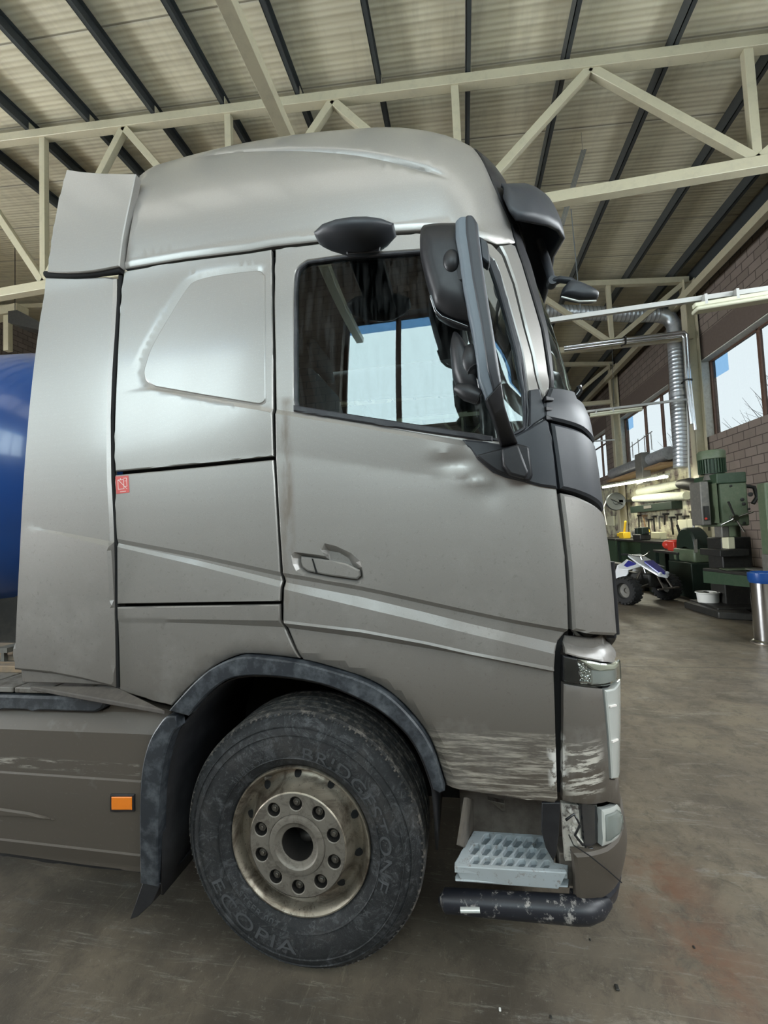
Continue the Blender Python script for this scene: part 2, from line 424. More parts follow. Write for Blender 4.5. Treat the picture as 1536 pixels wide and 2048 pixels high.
def glass(name, tint, gloss, rough=.0, tr=.5, fres=1.):
    """thin tinted pane: lets light straight through, mirrors part of it"""
    m = bpy.data.materials.new(name); m.use_nodes = True; nt = m.node_tree; nt.nodes.clear()
    o = nt.nodes.new('ShaderNodeOutputMaterial'); t = nt.nodes.new('ShaderNodeBsdfTransparent'); t.inputs[0].default_value = (*tint, 1)
    g = nt.nodes.new('ShaderNodeBsdfGlossy'); g.inputs['Roughness'].default_value = rough; g.inputs[0].default_value = (.86, .95, .95, 1)
    f = nt.nodes.new('ShaderNodeFresnel'); f.inputs[0].default_value = 1.5
    a = nt.nodes.new('ShaderNodeMath'); a.operation = 'MULTIPLY_ADD'; a.inputs[1].default_value = fres; a.inputs[2].default_value = gloss; a.use_clamp = True
    x = nt.nodes.new('ShaderNodeMixShader'); nt.links.new(f.outputs[0], a.inputs[0]); nt.links.new(a.outputs[0], x.inputs[0])
    nt.links.new(t.outputs[0], x.inputs[1]); nt.links.new(g.outputs[0], x.inputs[2])
    d = nt.nodes.new('ShaderNodeBsdfDiffuse'); d.inputs[0].default_value = (.35, .38, .38, 1)
    n = nt.nodes.new('ShaderNodeTexNoise'); n.inputs['Scale'].default_value = 40; n.inputs['Detail'].default_value = 5
    gp = nt.nodes.new('ShaderNodeNewGeometry'); mp = nt.nodes.new('ShaderNodeMapping'); mp.inputs['Scale'].default_value = (1, 1, .12)
    nt.links.new(gp.outputs['Position'], mp.inputs[0]); nt.links.new(mp.outputs[0], n.inputs['Vector'])
    r = nt.nodes.new('ShaderNodeMapRange'); r.inputs[1].default_value = .45; r.inputs[2].default_value = .75; r.inputs[4].default_value = tr
    nt.links.new(n.outputs[0], r.inputs[0]); y = nt.nodes.new('ShaderNodeMixShader'); nt.links.new(r.outputs[0], y.inputs[0])
    nt.links.new(x.outputs[0], y.inputs[1]); nt.links.new(d.outputs[0], y.inputs[2]); nt.links.new(y.outputs[0], o.inputs[0]); return m
M['cab_glass'] = glass('dusty_tinted_side_glass', (.42, .50, .50), .05, .0, .07)
M['windshield'] = glass('greenish_windscreen_glass', (.38, .52, .49), .14, .0, .08)
M['lens'] = glass('clear_lamp_lens', (.97, .98, .97), .03, .03, .0)
m = Mat('faceted_reflector', (.75, .75, .72), .15, .9); v = _n(m.nt, 'ShaderNodeTexVoronoi'); v.inputs['Scale'].default_value = 95; m.link(m.g, v.inputs['Vector']); m.bump(v.outputs[0], 1, .01); M['reflector'] = m.m
M['lamp_silver'] = Mat('milky_lamp_silver', (.58, .60, .57), .2, .3, .6, .05).m
M['lamp_amber'] = Mat('amber_marker_plastic', (.85, .22, .01), .25, 0, .5, .05).m
M['red'] = Mat('red_sticker_film', (.62, .10, .09), .4).m
M['white_ink'] = Mat('white_print', (.80, .74, .70), .5).m
M['tyre_text'] = Mat('dusty_raised_rubber_letters', (.058, .06, .063), .7).m
m = Mat('interior_grey', (.05, .055, .06), .8); M['interior'] = m.m
M['seat'] = Mat('dark_seat_fabric', (.04, .045, .055), .95).m
M['dark_steel2'] = Mat('black_iron_bore', (.02, .018, .016), .6, .3).m  # shade of the hub bore and nut pockets put into the colour
M['mirror'] = Mat('mirror_glass', (.8, .8, .8), .03, 1).m
m = Mat('blue_tank_paint', (.008, .07, .29), .28, .0, .5, .1); m.mix(m.math('MULTIPLY', m.ramp(m.noise(3, 4), .4, .8), .3), (.01, .04, .16)); M['blue'] = m.m
m = Mat('weathered_planks', (.30, .21, .13), .8); m.mix(m.ramp(m.noise(6, 6, .7, (1, 9, 1)), .4, .65), (.15, .13, .11)); M['plank'] = m.m; M['deck_dark'] = plastic('oily_dark_deck', (.06, .05, .042), .8, .5, (.12, .105, .085))
m = Mat('dusty_deck_metal', (.20, .185, .165), .7, .3); m.mix(m.ramp(m.noise(12, 6, .7), .45, .65), (.09, .075, .06)); M['deck'] = m.m

# ================================================================== THE HALL
XR, YB, XL_, YF = 7.25, -6.3, -17.0, 30.0
def zroof(x): return 9.42-.105*x
m = Mat('stained_concrete', (.15, .123, .092), .55); 
m.mix(m.ramp(m.noise(.7, 6, .62, dist=.4), .40, .66), (.235, .192, .135)); m.mix(m.math('MULTIPLY', m.ramp(m.noise(2.1, 7, .7, dist=.8), .46, .66), .8), (.085, .070, .054))
m.mix(m.math('MULTIPLY', m.ramp(m.noise(1.3, 8, .8, (1, 3.5, 1), dist=1.2), .56, .64), .6), (.29, .26, .21))
m.mix(m.math('MULTIPLY', m.ramp(m.noise(3.2, 8, .8, (.5, 3.2, 1), dist=.6), .585, .63), .75), (.25, .235, .205))
near_dark = m.math('MULTIPLY', m.box((-6, -3), (1.1, 1.6), .45, 'xy'), m.ramp(m.noise(.9, 5, .6), .30, .58)); m.mix(m.math('MULTIPLY', near_dark, .78), (.042, .037, .031)); m.over('Roughness', near_dark, .38)  # floor darker and smoother in the near left zone
m.mix(m.math('MULTIPLY', m.ramp(m.noise(9, 9, .85, dist=.5), .50, .60), .55), (.062, .052, .040)); m.mix(m.math('MULTIPLY', m.ramp(m.noise(10, 8, .85, (.22, 3.6, 1), dist=.5), .57, .615), .6), (.24, .225, .19)); m.mix(m.math('MULTIPLY', m.ramp(m.noise(9, 8, .85, (3.6, .25, 1), dist=.5, src=None), .60, .63), .4), (.23, .20, .15)); m.mix(m.math('MULTIPLY', m.ramp(m.noise(26, 7, .85), .58, .66), .6), (.27, .25, .21)); m.mix(m.ramp(m.noise(34, 4, .7), .70, .74), (.07, .06, .055))
st = m.math('MULTIPLY', m.box((1.45, .1), (1.75, .9), .12, 'xy'), m.ramp(m.noise(5, 6, .7), .38, .6)); m.mix(m.math('MULTIPLY', st, .8), (.17, .085, .05))
m.over('Roughness', m.ramp(m.noise(3, 6), .4, .65), .42); m.bump(m.noise(12, 7, .7), .25, .008); m.bump(m.noise(90, 4, .7), .25, .002)
jy = m.math('ABSOLUTE', m.math('SUBTRACT', m.xyz()[1], 4.11)); m.mix(m.math('MULTIPLY', m.ramp(jy, .008, .02, True), .7), (.07, .06, .05))
M['floor'] = m.m
def block_mat(name, a, b, mort, ax):
    m = Mat(name, a, .9); o = m.xyz(); c = _n(m.nt, 'ShaderNodeCombineXYZ'); m.link(o['xy'.index(ax)], c.inputs[0]); m.link(o[2], c.inputs[1])
    t = _n(m.nt, 'ShaderNodeTexBrick'); m.link(c.outputs[0], t.inputs['Vector']); t.inputs['Scale'].default_value = 1; t.inputs['Brick Width'].default_value = .42; t.inputs['Row Height'].default_value = .21
    t.inputs['Mortar Size'].default_value = .010; t.inputs['Mortar Smooth'].default_value = .2; t.inputs['Color1'].default_value = (*a, 1); t.inputs['Color2'].default_value = (*b, 1); t.inputs['Mortar'].default_value = (*mort, 1)
    m.col = t.outputs[0]; m.link(m.col, m.b.inputs['Base Color']); m.mix(m.math('MULTIPLY', m.ramp(m.noise(2.5, 5), .45, .7), .35), tuple(x*.6 for x in a)); m.bump(m.math('MULTIPLY', t.outputs['Fac'], -1), .8, .02); return m
M['blocks'] = block_mat('grey_brown_blocks', (.235, .19, .16), (.19, .15, .125), (.06, .045, .038), 'y')
mb = M['blocks']
lit_zone = mb.math('MULTIPLY', mb.ramp(mb.xyz()[1], 10.4, 10.5), mb.ramp(mb.xyz()[2], 3.35, 3.4, True)); mb.mix(mb.math('MULTIPLY', lit_zone, mb.ramp(mb.noise(3, 4), .62, .42)), (.62, .60, .42)); M['blocks'] = mb.m  # cream tint painted into the blocks where the strip light falls
M['blocks_x'] = block_mat('grey_brown_blocks_across', (.235, .19, .16), (.19, .15, .125), (.06, .045, .038), 'x').m
m = Mat('cream_profiled_roof_sheet', (.70, .65, .48), .38, 0, .25, .15); x_, y_, z_ = m.xyz()
rib = m.math('SINE', m.math('MULTIPLY', y_, 2*pi/.085)); big = m.math('SINE', m.math('MULTIPLY', y_, 2*pi/.26))
m.mix(m.math('MULTIPLY', m.ramp(rib, .2, .95), .40), (.74, .70, .56)); m.mix(m.math('MULTIPLY', m.ramp(big, .3, .9), .38), (.48, .43, .30))
fr = m.math('FRACT', m.math('ADD', m.math('DIVIDE', m.math('SUBTRACT', y_, 3.87), 1.33), 40)); m.mix(m.math('MULTIPLY', m.ramp(fr, .975, .985), .8), (.20, .18, .13)); m.mix(m.math('MULTIPLY', m.ramp(fr, .005, .022, True), .7), (.75, .73, .62))
m.mix(m.math('MULTIPLY', m.ramp(m.noise(1.4, 5, .6, (2.5, .5, 1)), .5, .7), .35), (.33, .30, .22)); m.bump(rib, .35, .006); m.bump(m.noise(2.2, 2), .25, .03)
M['roof'] = m.m
m = Mat('pale_beige_steel_paint', (.50, .455, .32), .42, 0, .2, .2); m.mix(m.math('MULTIPLY', m.ramp(m.noise(5, 6, .7), .5, .7), .4), (.32, .29, .22)); m.mix(m.ramp(m.noise(18, 5, .75), .68, .72), (.16, .11, .07)); M['beige'] = m.m
M['purlin'] = Mat('dark_grey_purlin_steel', (.065, .072, .074), .5, .3).m
M['lintel'] = plastic('brown_painted_lintel', (.115, .085, .07), .8, .3, (.16, .13, .11))
M['frame_brown'] = plastic('brown_window_frame', (.11, .055, .035), .6, .4, (.20, .14, .10))
M['white_wall'] = plastic('flaking_white_reveal', (.55, .53, .48), .9, .6, (.33, .29, .24))
m = Mat('galvanised_duct', (.60, .62, .64), .3, .6); m.mix(m.ramp(m.noise(9, 5), .5, .7), (.40, .42, .45)); M['galv'] = m.m
def spiral(ax):
    m = Mat('spiral_duct_'+ax, (.62, .65, .68), .35, .7); w = m.math('SINE', m.math('MULTIPLY', m.xyz()['xyz'.index(ax)], 2*pi/.11)); m.mix(m.ramp(w, .5, .9), (.36, .38, .41)); m.bump(w, .35, .01); return m.m
M['spx'], M['spz'] = spiral('x'), spiral('z')
M['foil'] = Mat('shiny_pipe_foil', (.72, .74, .76), .2, .95).m
M['rail'] = Mat('pale_grey_cable_rail', (.46, .46, .44), .5, .3).m
M['fixture'] = Mat('yellowed_light_fitting', (.62, .62, .47), .4, 0, .3, .1).m
M['green'] = plastic('machine_green', (.03, .06, .032), .5, .5, (.06, .085, .055))
M['darkgreen'] = plastic('dark_machine_green', (.010, .022, .014), .5, .4, (.03, .038, .028))
M['palegreen'] = plastic('pale_machine_green', (.10, .135, .08), .5, .6, (.16, .18, .12))
M['machine'] = plastic('dark_oily_iron', (.02, .02, .018), .5, .4, (.06, .055, .045), .4)
M['greymetal'] = plastic('worn_grey_metal', (.14, .135, .12), .4, .6, (.24, .225, .19))
M['chrome'] = Mat('polished_steel', (.62, .62, .62), .16, 1).m
M['yellow'] = Mat('yellow_plastic', (.80, .52, .03), .4).m
M['redp'] = Mat('red_plastic', (.62, .05, .03), .4).m
M['white'] = Mat('white_plastic', (.72, .72, .68), .4).m
M['cream'] = Mat('cream_card', (.70, .68, .48), .7).m
M['quadblue'] = Mat('deep_blue_plastic', (.035, .04, .30), .25, 0, .5, .05).m
M['quadwhite'] = Mat('glossy_white_plastic', (.78, .80, .82), .25, 0, .5, .05).m
M['rubber'] = Mat('black_knobbly_rubber', (.012, .012, .012), .8).m
M['cloth'] = plastic('pale_wrapped_pipe', (.60, .62, .50), .8, .5, (.42, .40, .30))
M['tube'] = Mat('lit_fluorescent_tube', (1, 1, .9), .5, emis=(1, .98, .80), es=9).m
M['wood'] = plastic('brown_timber', (.25, .16, .085), .7, .4, (.14, .09, .05))
def pane_mat(name, tint):
    m = glass(name, tint, .03, .05, .0, fres=.0); return m
M['pane'] = pane_mat('dusty_window_pane', (.033, .036, .0365)); M['pane_c'] = pane_mat('clear_window_pane', (.8, .82, .82)); M['skylight'] = pane_mat('skylight_sheet', (.10, .095, .085))  # in-view panes tinted dark to dim the sky; unseen ones clearer for fill
M['bluefilm'] = glass('blue_film_pane', (.60, .78, .95), .02, .02, .0, fres=.0)
M['pane_b'] = pane_mat('rear_window_pane', (.30, .35, .355))
M['bluefilm_b'] = glass('blue_film_rear_pane', (.36, .50, .66), .02, .02, .0, fres=.0)
M['snow'] = Mat('snow', (.80, .84, .86), .7).m
M['bark'] = Mat('bare_bark', (.12, .10, .09), .9).m
M['yard'] = Mat('snowy_ground', (.70, .74, .76), .8).m

fl = MB().box((XL_-6, YB-4, -.2), (XR+.4, YF+.4, 0)); struct(fl.build('floor', M['floor']))
rf = MB()
def roofpiece(m, x0, x1, y0, y1, dz=0, th=.12): m.prism([(x0, y0, zroof(x0)+dz), (x1, y0, zroof(x1)+dz), (x1, y1, zroof(x1)+dz), (x0, y1, zroof(x0)+dz)], (0, 0, th)) if th else m.add([(x0, y0, zroof(x0)+dz), (x1, y0, zroof(x1)+dz), (x1, y1, zroof(x1)+dz), (x0, y1, zroof(x0)+dz)], [(0, 1, 2, 3)])
SKX0, SKX1, SKY0, SKY1 = -12., 6., -5.3, -3.2            # unseen skylight added in the roof behind the camera for top light
for a in ((XL_-.5, XR+.6, YB-.5, SKY0), (XL_-.5, XR+.6, SKY1, YF+.5), (XL_-.5, SKX0, SKY0, SKY1), (SKX1, XR+.6, SKY0, SKY1)): roofpiece(rf, *a)
ceil_ = struct(rf.build('ceiling', M['roof'])); sl = MB(); roofpiece(sl, SKX0, SKX1, SKY0, SKY1, .05, 0); struct(sl.build('window_11', M['skylight']))
area('skylight_portal', ((SKX0+SKX1)/2, (SKY0+SKY1)/2, zroof(-3)+.2), (0, math.atan(.105), 0), SKX1-SKX0, SKY1-SKY0, 1, portal=True)
WZ0, WZ1 = 3.95, 6.05
def wall_with_holes(name, mat, holes, a0, a1, top, fx):
    """wall along one axis; holes = [(a, b, z0, z1)]"""
    m = MB(); hs = sorted(holes); cur = a0
    for a, b, z0, z1 in hs:
        m.box(*fx(cur, a, 0, top)); m.box(*fx(a, b, 0, z0)); m.box(*fx(a, b, z1, top)); cur = b
    m.box(*fx(cur, a1, 0, top)); return struct(m.build(name, mat))
wr = [(-5.3, -.9, WZ0, WZ1), (6.9, 11.25, WZ0, WZ1), (13.1, 17.55, WZ0, WZ1), (19.3, 23.7, WZ0, WZ1), (.8, 5.2, WZ0, WZ1)]
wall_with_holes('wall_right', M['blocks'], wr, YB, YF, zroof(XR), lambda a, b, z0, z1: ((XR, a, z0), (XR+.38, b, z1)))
RZ0, RZ1 = 4.25, 7.6
wbk = [(-1.6, 2.25, RZ0, RZ1), (-7.55, -3.85, RZ0, RZ1), (-13.65, -9.95, RZ0, RZ1), (4.0, 6.9, RZ0, RZ1)]
wall_with_holes('wall_back', M['blocks_x'], wbk, XL_, XR+.38, zroof(XR+.4), lambda a, b, z0, z1: ((a, YB-.38, z0), (b, YB, z1)))
struct(MB().prism([(XL_, YB-.1, zroof(XR+.4)), (XR+.38, YB-.1, zroof(XR+.4)), (XL_, YB-.1, zroof(XL_))], (0, -.2, 0)).build('wall_back_gable', M['blocks_x']))
struct(MB().box((XL_, YF, 0), (XR+.38, YF+.3, 11)).build('wall_far', M['blocks_x']))
struct(MB().box((XL_-.3, 4.5, 0), (XL_, YF, zroof(XL_))).box((XL_-.3, YB, 0), (XL_, -3.5, zroof(XL_))).box((XL_-.3, -3.5, 6.4), (XL_, 4.5, zroof(XL_))).build('wall_left', M['blocks']))  # the opening is an unseen gate added to let in fill light
# windows
nwin = [0]
def window(o0, o1, z0, z1, place, mulls, film, mats, w=.07):
    """frame, mullions and panes of one opening; place(a, z, d) gives a point d deep in the wall"""
    nwin[0] += 1; n = nwin[0]; fr = MB()
    def bar(a0, a1, c0, c1, d0=.22, d1=.30):
        p, q = place(a0, c0, d0), place(a1, c1, d1); fr.box(p, q)
    bar(o0, o1, z0, z0+w); bar(o0, o1, z1-w, z1); bar(o0, o0+w, z0, z1); bar(o1-w, o1, z0, z1)
    for a in mulls: bar(a-w*.6, a+w*.6, z0, z1)
    if film == 'rail': bar(o0, o1, z1-.55, z1-.5)
    root = struct(fr.build('window_%d' % n, M['frame_brown'], bevel=.006))
    ed = [o0+w*.5]+sorted(mulls)+[o1-w*.5]
    for k, (a, b) in enumerate(zip(ed, ed[1:])):
        pm = MB(); p, q, r_, s_ = place(a+w*.4, z0+w*.5, .257), place(b-w*.4, z0+w*.5, .257), place(b-w*.4, z1-w*.5, .257), place(a+w*.4, z1-w*.5, .257); pm.add([p, q, r_, s_], [(0, 1, 2, 3)]); x = pm.build('window_pane', mats[0], root)
    return root
def right_place(a, z, d): return (XR+d, a, z)
def back_place(a, z, d): return (a, YB-d, z)
w1 = window(6.9, 11.25, WZ0, WZ1, right_place, [9.33-.05, 8.1], None, (M['pane'],))
w2 = window(13.1, 17.55, WZ0, WZ1, right_place, [15.55, 14.2], None, (M['pane'],))
w3 = window(19.3, 23.7, WZ0, WZ1, right_place, [20.7, 22.2], 'rail', (M['pane'],))
w4 = window(.8, 5.2, WZ0, WZ1, right_place, [2.2, 3.7], None, (M['pane_c'],))
w5 = window(-5.3, -.9, WZ0, WZ1, right_place, [-3.8, -2.4], None, (M['pane_c'],))  # unseen window added to brighten the roof
for a, b, z0, z1 in wbk: window(a, b, z0, z1, back_place, [a+1.17, a+2.4] if b-a > 3 else [a+1.2], None, (M['pane_b'],), .09)
# blue protective film still stuck on the panes, and reveals
for i, (y0, y1) in enumerate([(10.45, 11.1), (16.7, 17.4)]):
    fm_ = MB().box((XR+.245, y0, WZ1-.55), (XR+.249, y1, WZ1-.1)).build('blue_film', M['bluefilm'], [w1, w2][i])
for k, (a, b, z0, z1) in enumerate(wbk):
    r = [o for o in bpy.data.objects if o.name == 'window_%d' % (6+k)][0]; MB().box((a+.08, YB-.25, z1-.42), (b-.08, YB-.249, z1-.08)).build('blue_film', M['bluefilm_b'], r)
for i, (a, b, z0, z1) in enumerate(wr):
    struct(MB().box((XR-.015, a-.25, z1), (XR+.02, b+.25, z1+.62)).build('trim_%d' % (i+1), M['lintel']))
    struct(MB().box((XR-.004, b-.012, z0), (XR+.22, b+.002, z1)).box((XR-.01, b, z0), (XR, b+.22, z1)).box((XR, a, z1-.03), (XR+.3, b, z1-.002)).build('trim_%d' % (i+11), M['white_wall']))
    area('daylight_portal', (XR+.42, (a+b)/2, (z0+z1)/2), (0, RD(90), 0), z1-z0, b-a, 1, portal=True)
for a, b, z0, z1 in wbk: area('daylight_portal', ((a+b)/2, YB-.42, (z0+z1)/2), (RD(90), 0, 0), b-a, z1-z0, 1, portal=True)
area('gate_portal', (XL_-.32, .5, 3.2), (0, RD(-90), 0), 6.4, 8, 1, portal=True)  # portal of the added gate opening
# outside
struct(MB().box((XR+.4, -40, -.3), (60, 60, -.05)).build('ground_outside', M['yard'])); struct(MB().box((-70, -60, -.3), (XR+.4, YB-4, -.05)).build('ground_behind', M['yard']))
sm_ = MB()
for i in range(31):
    for j in range(7): y = 2+i*.9; x = 10+j*.9; z = (3.4+.9*sin(i*.9)+.5*sin(i*2.3+1))*sin(pi*min(1, j/5))**.6; sm_.v.append((x, y, max(-.1, z)))
for i in range(30):
    for j in range(6): b = i*7+j; sm_.f.append((b, b+1, b+8, b+7))
so = tag(sm_.build('snow_bank', M['snow'], smooth=60), 'snow bank heaped outside behind the wall windows', 'snow bank')
rnd.seed(5)
def tree(x, y, h, label):
    t = thing('bare_tree', (x, y, -.1), label, 'tree', 'bare trees outside the windows'); tr = MB(); tr.tube([(0, 0, 0), (.05, .05, h*.4), (0, 0, h)], [.16, .11, .03], 8); tr.build('trunk', M['bark'], t)
    bm_ = MB()
    for k in range(70):
        z = h*rnd.uniform(.3, .97); a = rnd.uniform(0, 2*pi); l = (h-z)*.5+.5; p = Vector((0, 0, z)); q = p+Vector((cos(a)*l*.6, sin(a)*l*.6, l*.6)); r = q+Vector((cos(a+.5)*l*.3, sin(a+.5)*l*.3, l*.4))
        bm_.tube([p, q, r], [.03, .018, .006], 4); 
        for u in range(3): d = Vector((rnd.uniform(-1, 1), rnd.uniform(-1, 1), rnd.uniform(.2, 1)))*l*.35; s = p.lerp(q, .4+.25*u); bm_.tube([s, s+d], [.012, .004], 4)
    bm_.build('branches', M['bark'], t)
tree(17, 15.5, 10, 'bare leafless tree seen through the nearest wall window'); tree(20, 27, 11, 'bare leafless tree seen through the middle wall window'); tree(19, 37, 10, 'bare leafless tree seen through the farthest wall window')

# ------------------------------------------------------------------ roof steelwork
PX = [-8.7, -7.28, -5.9, -4.51, -3.12, -1.71, -.29, 1.16, 2.64, 4.14, 5.6]
PN = ['purlin far to the left of the blue tank', 'purlin over the blue tank', 'purlin at the left of the truck', 'purlin over the upper deflector', 'purlin over the rear of the cab roof', 'purlin left of the long pale tie beam',
      'purlin over the middle of the cab roof', 'purlin running straight away above the cab roof', 'purlin over the sun visor', 'purlin crossing above the large truss diagonal', 'purlin next to the eaves']
for i, x in enumerate(PX+[6.75]):
    m = MB(); z = zroof(x)
    for y0, y1 in ((YB, YF),):
        m.box((x-.035, y0, z-.255), (x-.023, y1, z-.01)); m.box((x-.035, y0, z-.255), (x+.04, y1, z-.243)); m.box((x-.035, y0, z-.018), (x+.04, y1, z-.006))
    o = m.build('roof_purlin', M['purlin']); tag(o, 'dark grey steel '+(PN+['purlin hard against the top of the block wall'])[i], 'purlin', 'dark purlins under the roof')
tie = tag(MB().box((-1.28, YB, 6.72), (-1.13, 5.05, 6.88)).build('tie_beam', M['beige'], bevel=.006), 'pale steel tie beam running from overhead to behind the cab roof', 'steel beam')
def truss(y, label, clips=True):
    t = thing('roof_truss', (0, y, 0), label, 'roof truss', 'roof trusses'); zt = lambda x: 9.06-.105*x
    MB().beam((XL_, 0, zt(XL_)), (7.1, 0, zt(7.1)), .16, .16).build('top_chord', M['beige'], t, bevel=.008)
    MB().box((XL_, -.08, 6.66), (7.1, .08, 6.83)).build('bottom_chord', M['beige'], t, bevel=.008)
    for x in (-10.95, -6.95, -3.03, .94, 5.07): MB().box((x-.06, -.05, 6.8), (x+.06, .05, zt(x)-.05)).build('post', M['beige'], t, bevel=.006)
    for a, b in ((-13, -10.95), (-9.1, -10.95), (-9.1, -6.95), (-5.15, -6.95), (-5.15, -3.03), (-1.1, -3.03), (-1.1, .94), (2.97, .94), (2.97, 5.07), (7.0, 5.07)):
        MB().beam((a, 0, zt(a)-.06), (b, 0, 6.8), .11, .13).build('diagonal', M['beige'], t, bevel=.006)
    for x in PX:
        if clips: MB().box((x+.045, -.06, zt(x)+.08), (x+.053, .06, zt(x)+.24)).box((x+.045, -.06, zt(x)+.08), (x+.13, .06, zt(x)+.088)).build('purlin_cleat', M['beige'], t)
    return t
truss(5.09, 'pale steel roof truss nearest the camera, crossing above the cab roof')
truss(11.2, 'pale steel roof truss farther back, meeting the wall by the spiral duct', False)
truss(17.3, 'pale steel roof truss seen small between the windscreen and the wall', False)
truss(23.4, 'farthest pale steel roof truss, low behind the others', False)
for y, lb in ((5.09, 'nearest pale steel column, beside the first wall window'), (11.2, 'olive steel column behind the spiral duct and pipes'), (17.3, 'olive steel column between the middle and the farthest window'), (23.4, 'farthest steel column at the wall')):
    tag(MB().box((6.93, y-.14, 0), (6.95, y+.14, 8.3)).box((7.18, y-.14, 0), (7.2, y+.14, 8.3)).box((6.95, y-.01, 0), (7.18, y+.01, 8.3)).build('steel_column', M['beige']), lb, 'steel column', 'columns along the block wall')
tag(MB().box((7.205, YB, 7.9), (7.248, YF, 8.58)).build('eaves_board', M['purlin']), 'dark board closing the eaves above the block wall', 'eaves board')  # dark strip laid over the blocks for the shade under the eaves
tag(MB().box((6.80, YB, 7.66), (6.98, YF, 7.86)).build('eaves_beam', M['beige'], bevel=.006), 'pale eaves beam running along the top of the block wall', 'steel beam')

# ------------------------------------------------------------------ pipes, ducts, rails and lights
def rail(p, q, lab, sz=.055):
    t = MB().beam(p, q, sz, sz*1.1).build('cable_rail', M['rail'], bevel=.004); return tag(t, lab, 'cable rail', 'overhead cable rails')
p, q = at(1090, 643, 4.0), at(1536, 578, 4.0); d = (q-p); r1 = rail(p-d*.15, q+d*((XR-q.x)/d.x), 'long pale overhead rail carrying the nearest light fitting')
p2, q2 = at(1150, 826, 11.0), at(1372, 799, 11.0); rail(p2, q2, 'pale overhead rail beside the windscreen foot, second from the camera')
p3, q3 = at(1183, 883, 17.1), at(1229, 879.5, 17.1); rail(p3-(q3-p3), q3, 'short far rail in front of the farthest window', .05)
def fitting(p, q, lab, r=.07):
    p, q = Vector(p), Vector(q); t = thing('fluorescent_fitting', p, lab, 'light fitting', 'long fluorescent fittings'); v = q-p
    MB().beam((0, 0, .06), v+Vector((0, 0, .06)), r*1.1, .05).build('fitting_body', M['fixture'], t, bevel=.008); MB().beam((0, 0, 0), v, r*2.1, .05).build('diffuser', M['fixture'], t, bevel=.018)
    for k in (.12, .45): c = v*k; MB().box((c.x-.015, c.y-.04, c.z+.05), (c.x+.015, c.y+.04, c.z+.17)).build('mounting_clip', M['rail'], t)
    return t
a, b = at(1388, 622, 3.95), at(1536, 598, 3.95); fitting(a, b+(b-a)*.3, 'large unlit cream fluorescent fitting hung under the nearest rail')
a, b = at(1180, 833, 10.95), at(1284, 820, 10.95); fitting(a, b, 'smaller unlit fluorescent fitting under the second rail')
for x0, y0, x1, y1, Y, lb in ((1168, 300, 1168, 300, 8.0, ''),):
    a, b = at(1165, 300, 6.6), at(1120, 452, 6.6); tag(MB().tube([a, (a.x, a.y, zroof(a.x)-.02)], .003, 5).beam(a, b, .012, .045).beam(a+Vector((.05, 0, 0)), b+Vector((.05, 0, 0)), .012, .045).build('perforated_hanger_rail', M['greymetal']), 'dark perforated hanger rail hanging beside the sun visor', 'hanger rail')
for (x0, y0), (x1, y1), Y, lb in (((1142, 418), (1163, 640), 4.0, 'thin wire hanging past the front mirror down to the nearest rail'), ((1224, 695), (1228, 812), 11.0, 'thin wire hanging down to the second rail')):
    tag(MB().tube([at(x0, y0, Y), at(x1, y1, Y)], .006, 6).build('hanging_wire', M['purlin']), lb, 'wire')
pz = [at(1090, 622, 11.75), at(1180, 626, 11.75), at(1262, 630, 11.75), at(1318, 630, 11.75)]; rr = .20
dct = thing('spiral_duct', tuple(pz[-1]), 'shiny spiral ventilation duct bending down beside the steel column', 'duct')
o = MB().tube([p-Vector(pz[-1]) for p in pz], rr, 20).build('horizontal_run', M['spx'], dct, 60)
e0 = pz[-1]; dn = [at(1338, 636, 11.75), at(1349, 652, 11.7), at(1352, 700, 11.65), at(1357, 790, 11.6), at(1362, 880, 11.5), at(1363, 935, 11.5)]
MB().tube([Vector(p)-e0 for p in [pz[-1]]+dn[:3]], rr, 20).build('elbow', M['galv'], dct, 60); MB().tube([Vector(p)-e0 for p in dn[2:]], rr, 20).build('vertical_run', M['spz'], dct, 60)
MB().lathe([(rr+.02, -.05), (rr+.02, .05)], tuple(dn[3]-e0), 'z', 20).build('duct_band', M['galv'], dct, 60)
for k, (dx, lb) in enumerate(((0, 'upper of two foil wrapped pipes running to the column and down'), (6, 'lower of two foil wrapped pipes running to the column and down'))):
    Y = 10.85-.0*k; pts = [at(1128, 694+dx, Y), at(1250, 678+dx, Y), at(1368-dx*.8, 664+dx, Y), at(1374-dx, 670+dx*1.3, Y), at(1379-dx, 760, Y), at(1390-dx*1.2, 860-dx*2, Y)]
    o = tag(MB().tube(pts, .055 if k else .042, 10).build('foil_pipe', M['foil'], smooth=60), lb, 'pipe', 'foil wrapped pipes by the column')
    for q_ in (pts[1], pts[4]): MB().lathe([(.07, -.02), (.07, .02)], tuple(q_), 'x' if q_ is pts[1] else 'z', 12).box((q_.x-.015, q_.y, q_.z-.02), (q_.x+.015, 11.12, q_.z+.02)).build('pipe_clip', M['machine'], o, 60)
tag(MB().tube([at(1372, 700, 11), at(1378, 930, 11), (at(1378, 930, 11).x, 11, 0)], .03, 8).build('conduit', M['rail'], smooth=60), 'thin grey conduit running down beside the column', 'pipe')
o = MB().tube([at(-20, 606, 11.75), at(40, 598, 11.75), at(76, 591, 11.75)], .22, 16).build('round_duct', M['galv'], smooth=60); tag(o, 'shiny round duct high at the far left above the blue tank', 'duct')
tag(MB().prism([at(-30, 618, 9), at(32, 605, 9), at(32, 622, 9), at(-30, 634, 9)], (0, .4, 0)).box(at(6, 630, 9), at(16, 700, 9)+Vector((0, .15, 0))).build('gantry_beam', M['beige'], bevel=.01), 'pale gantry beam on a post above the blue tank', 'gantry beam')
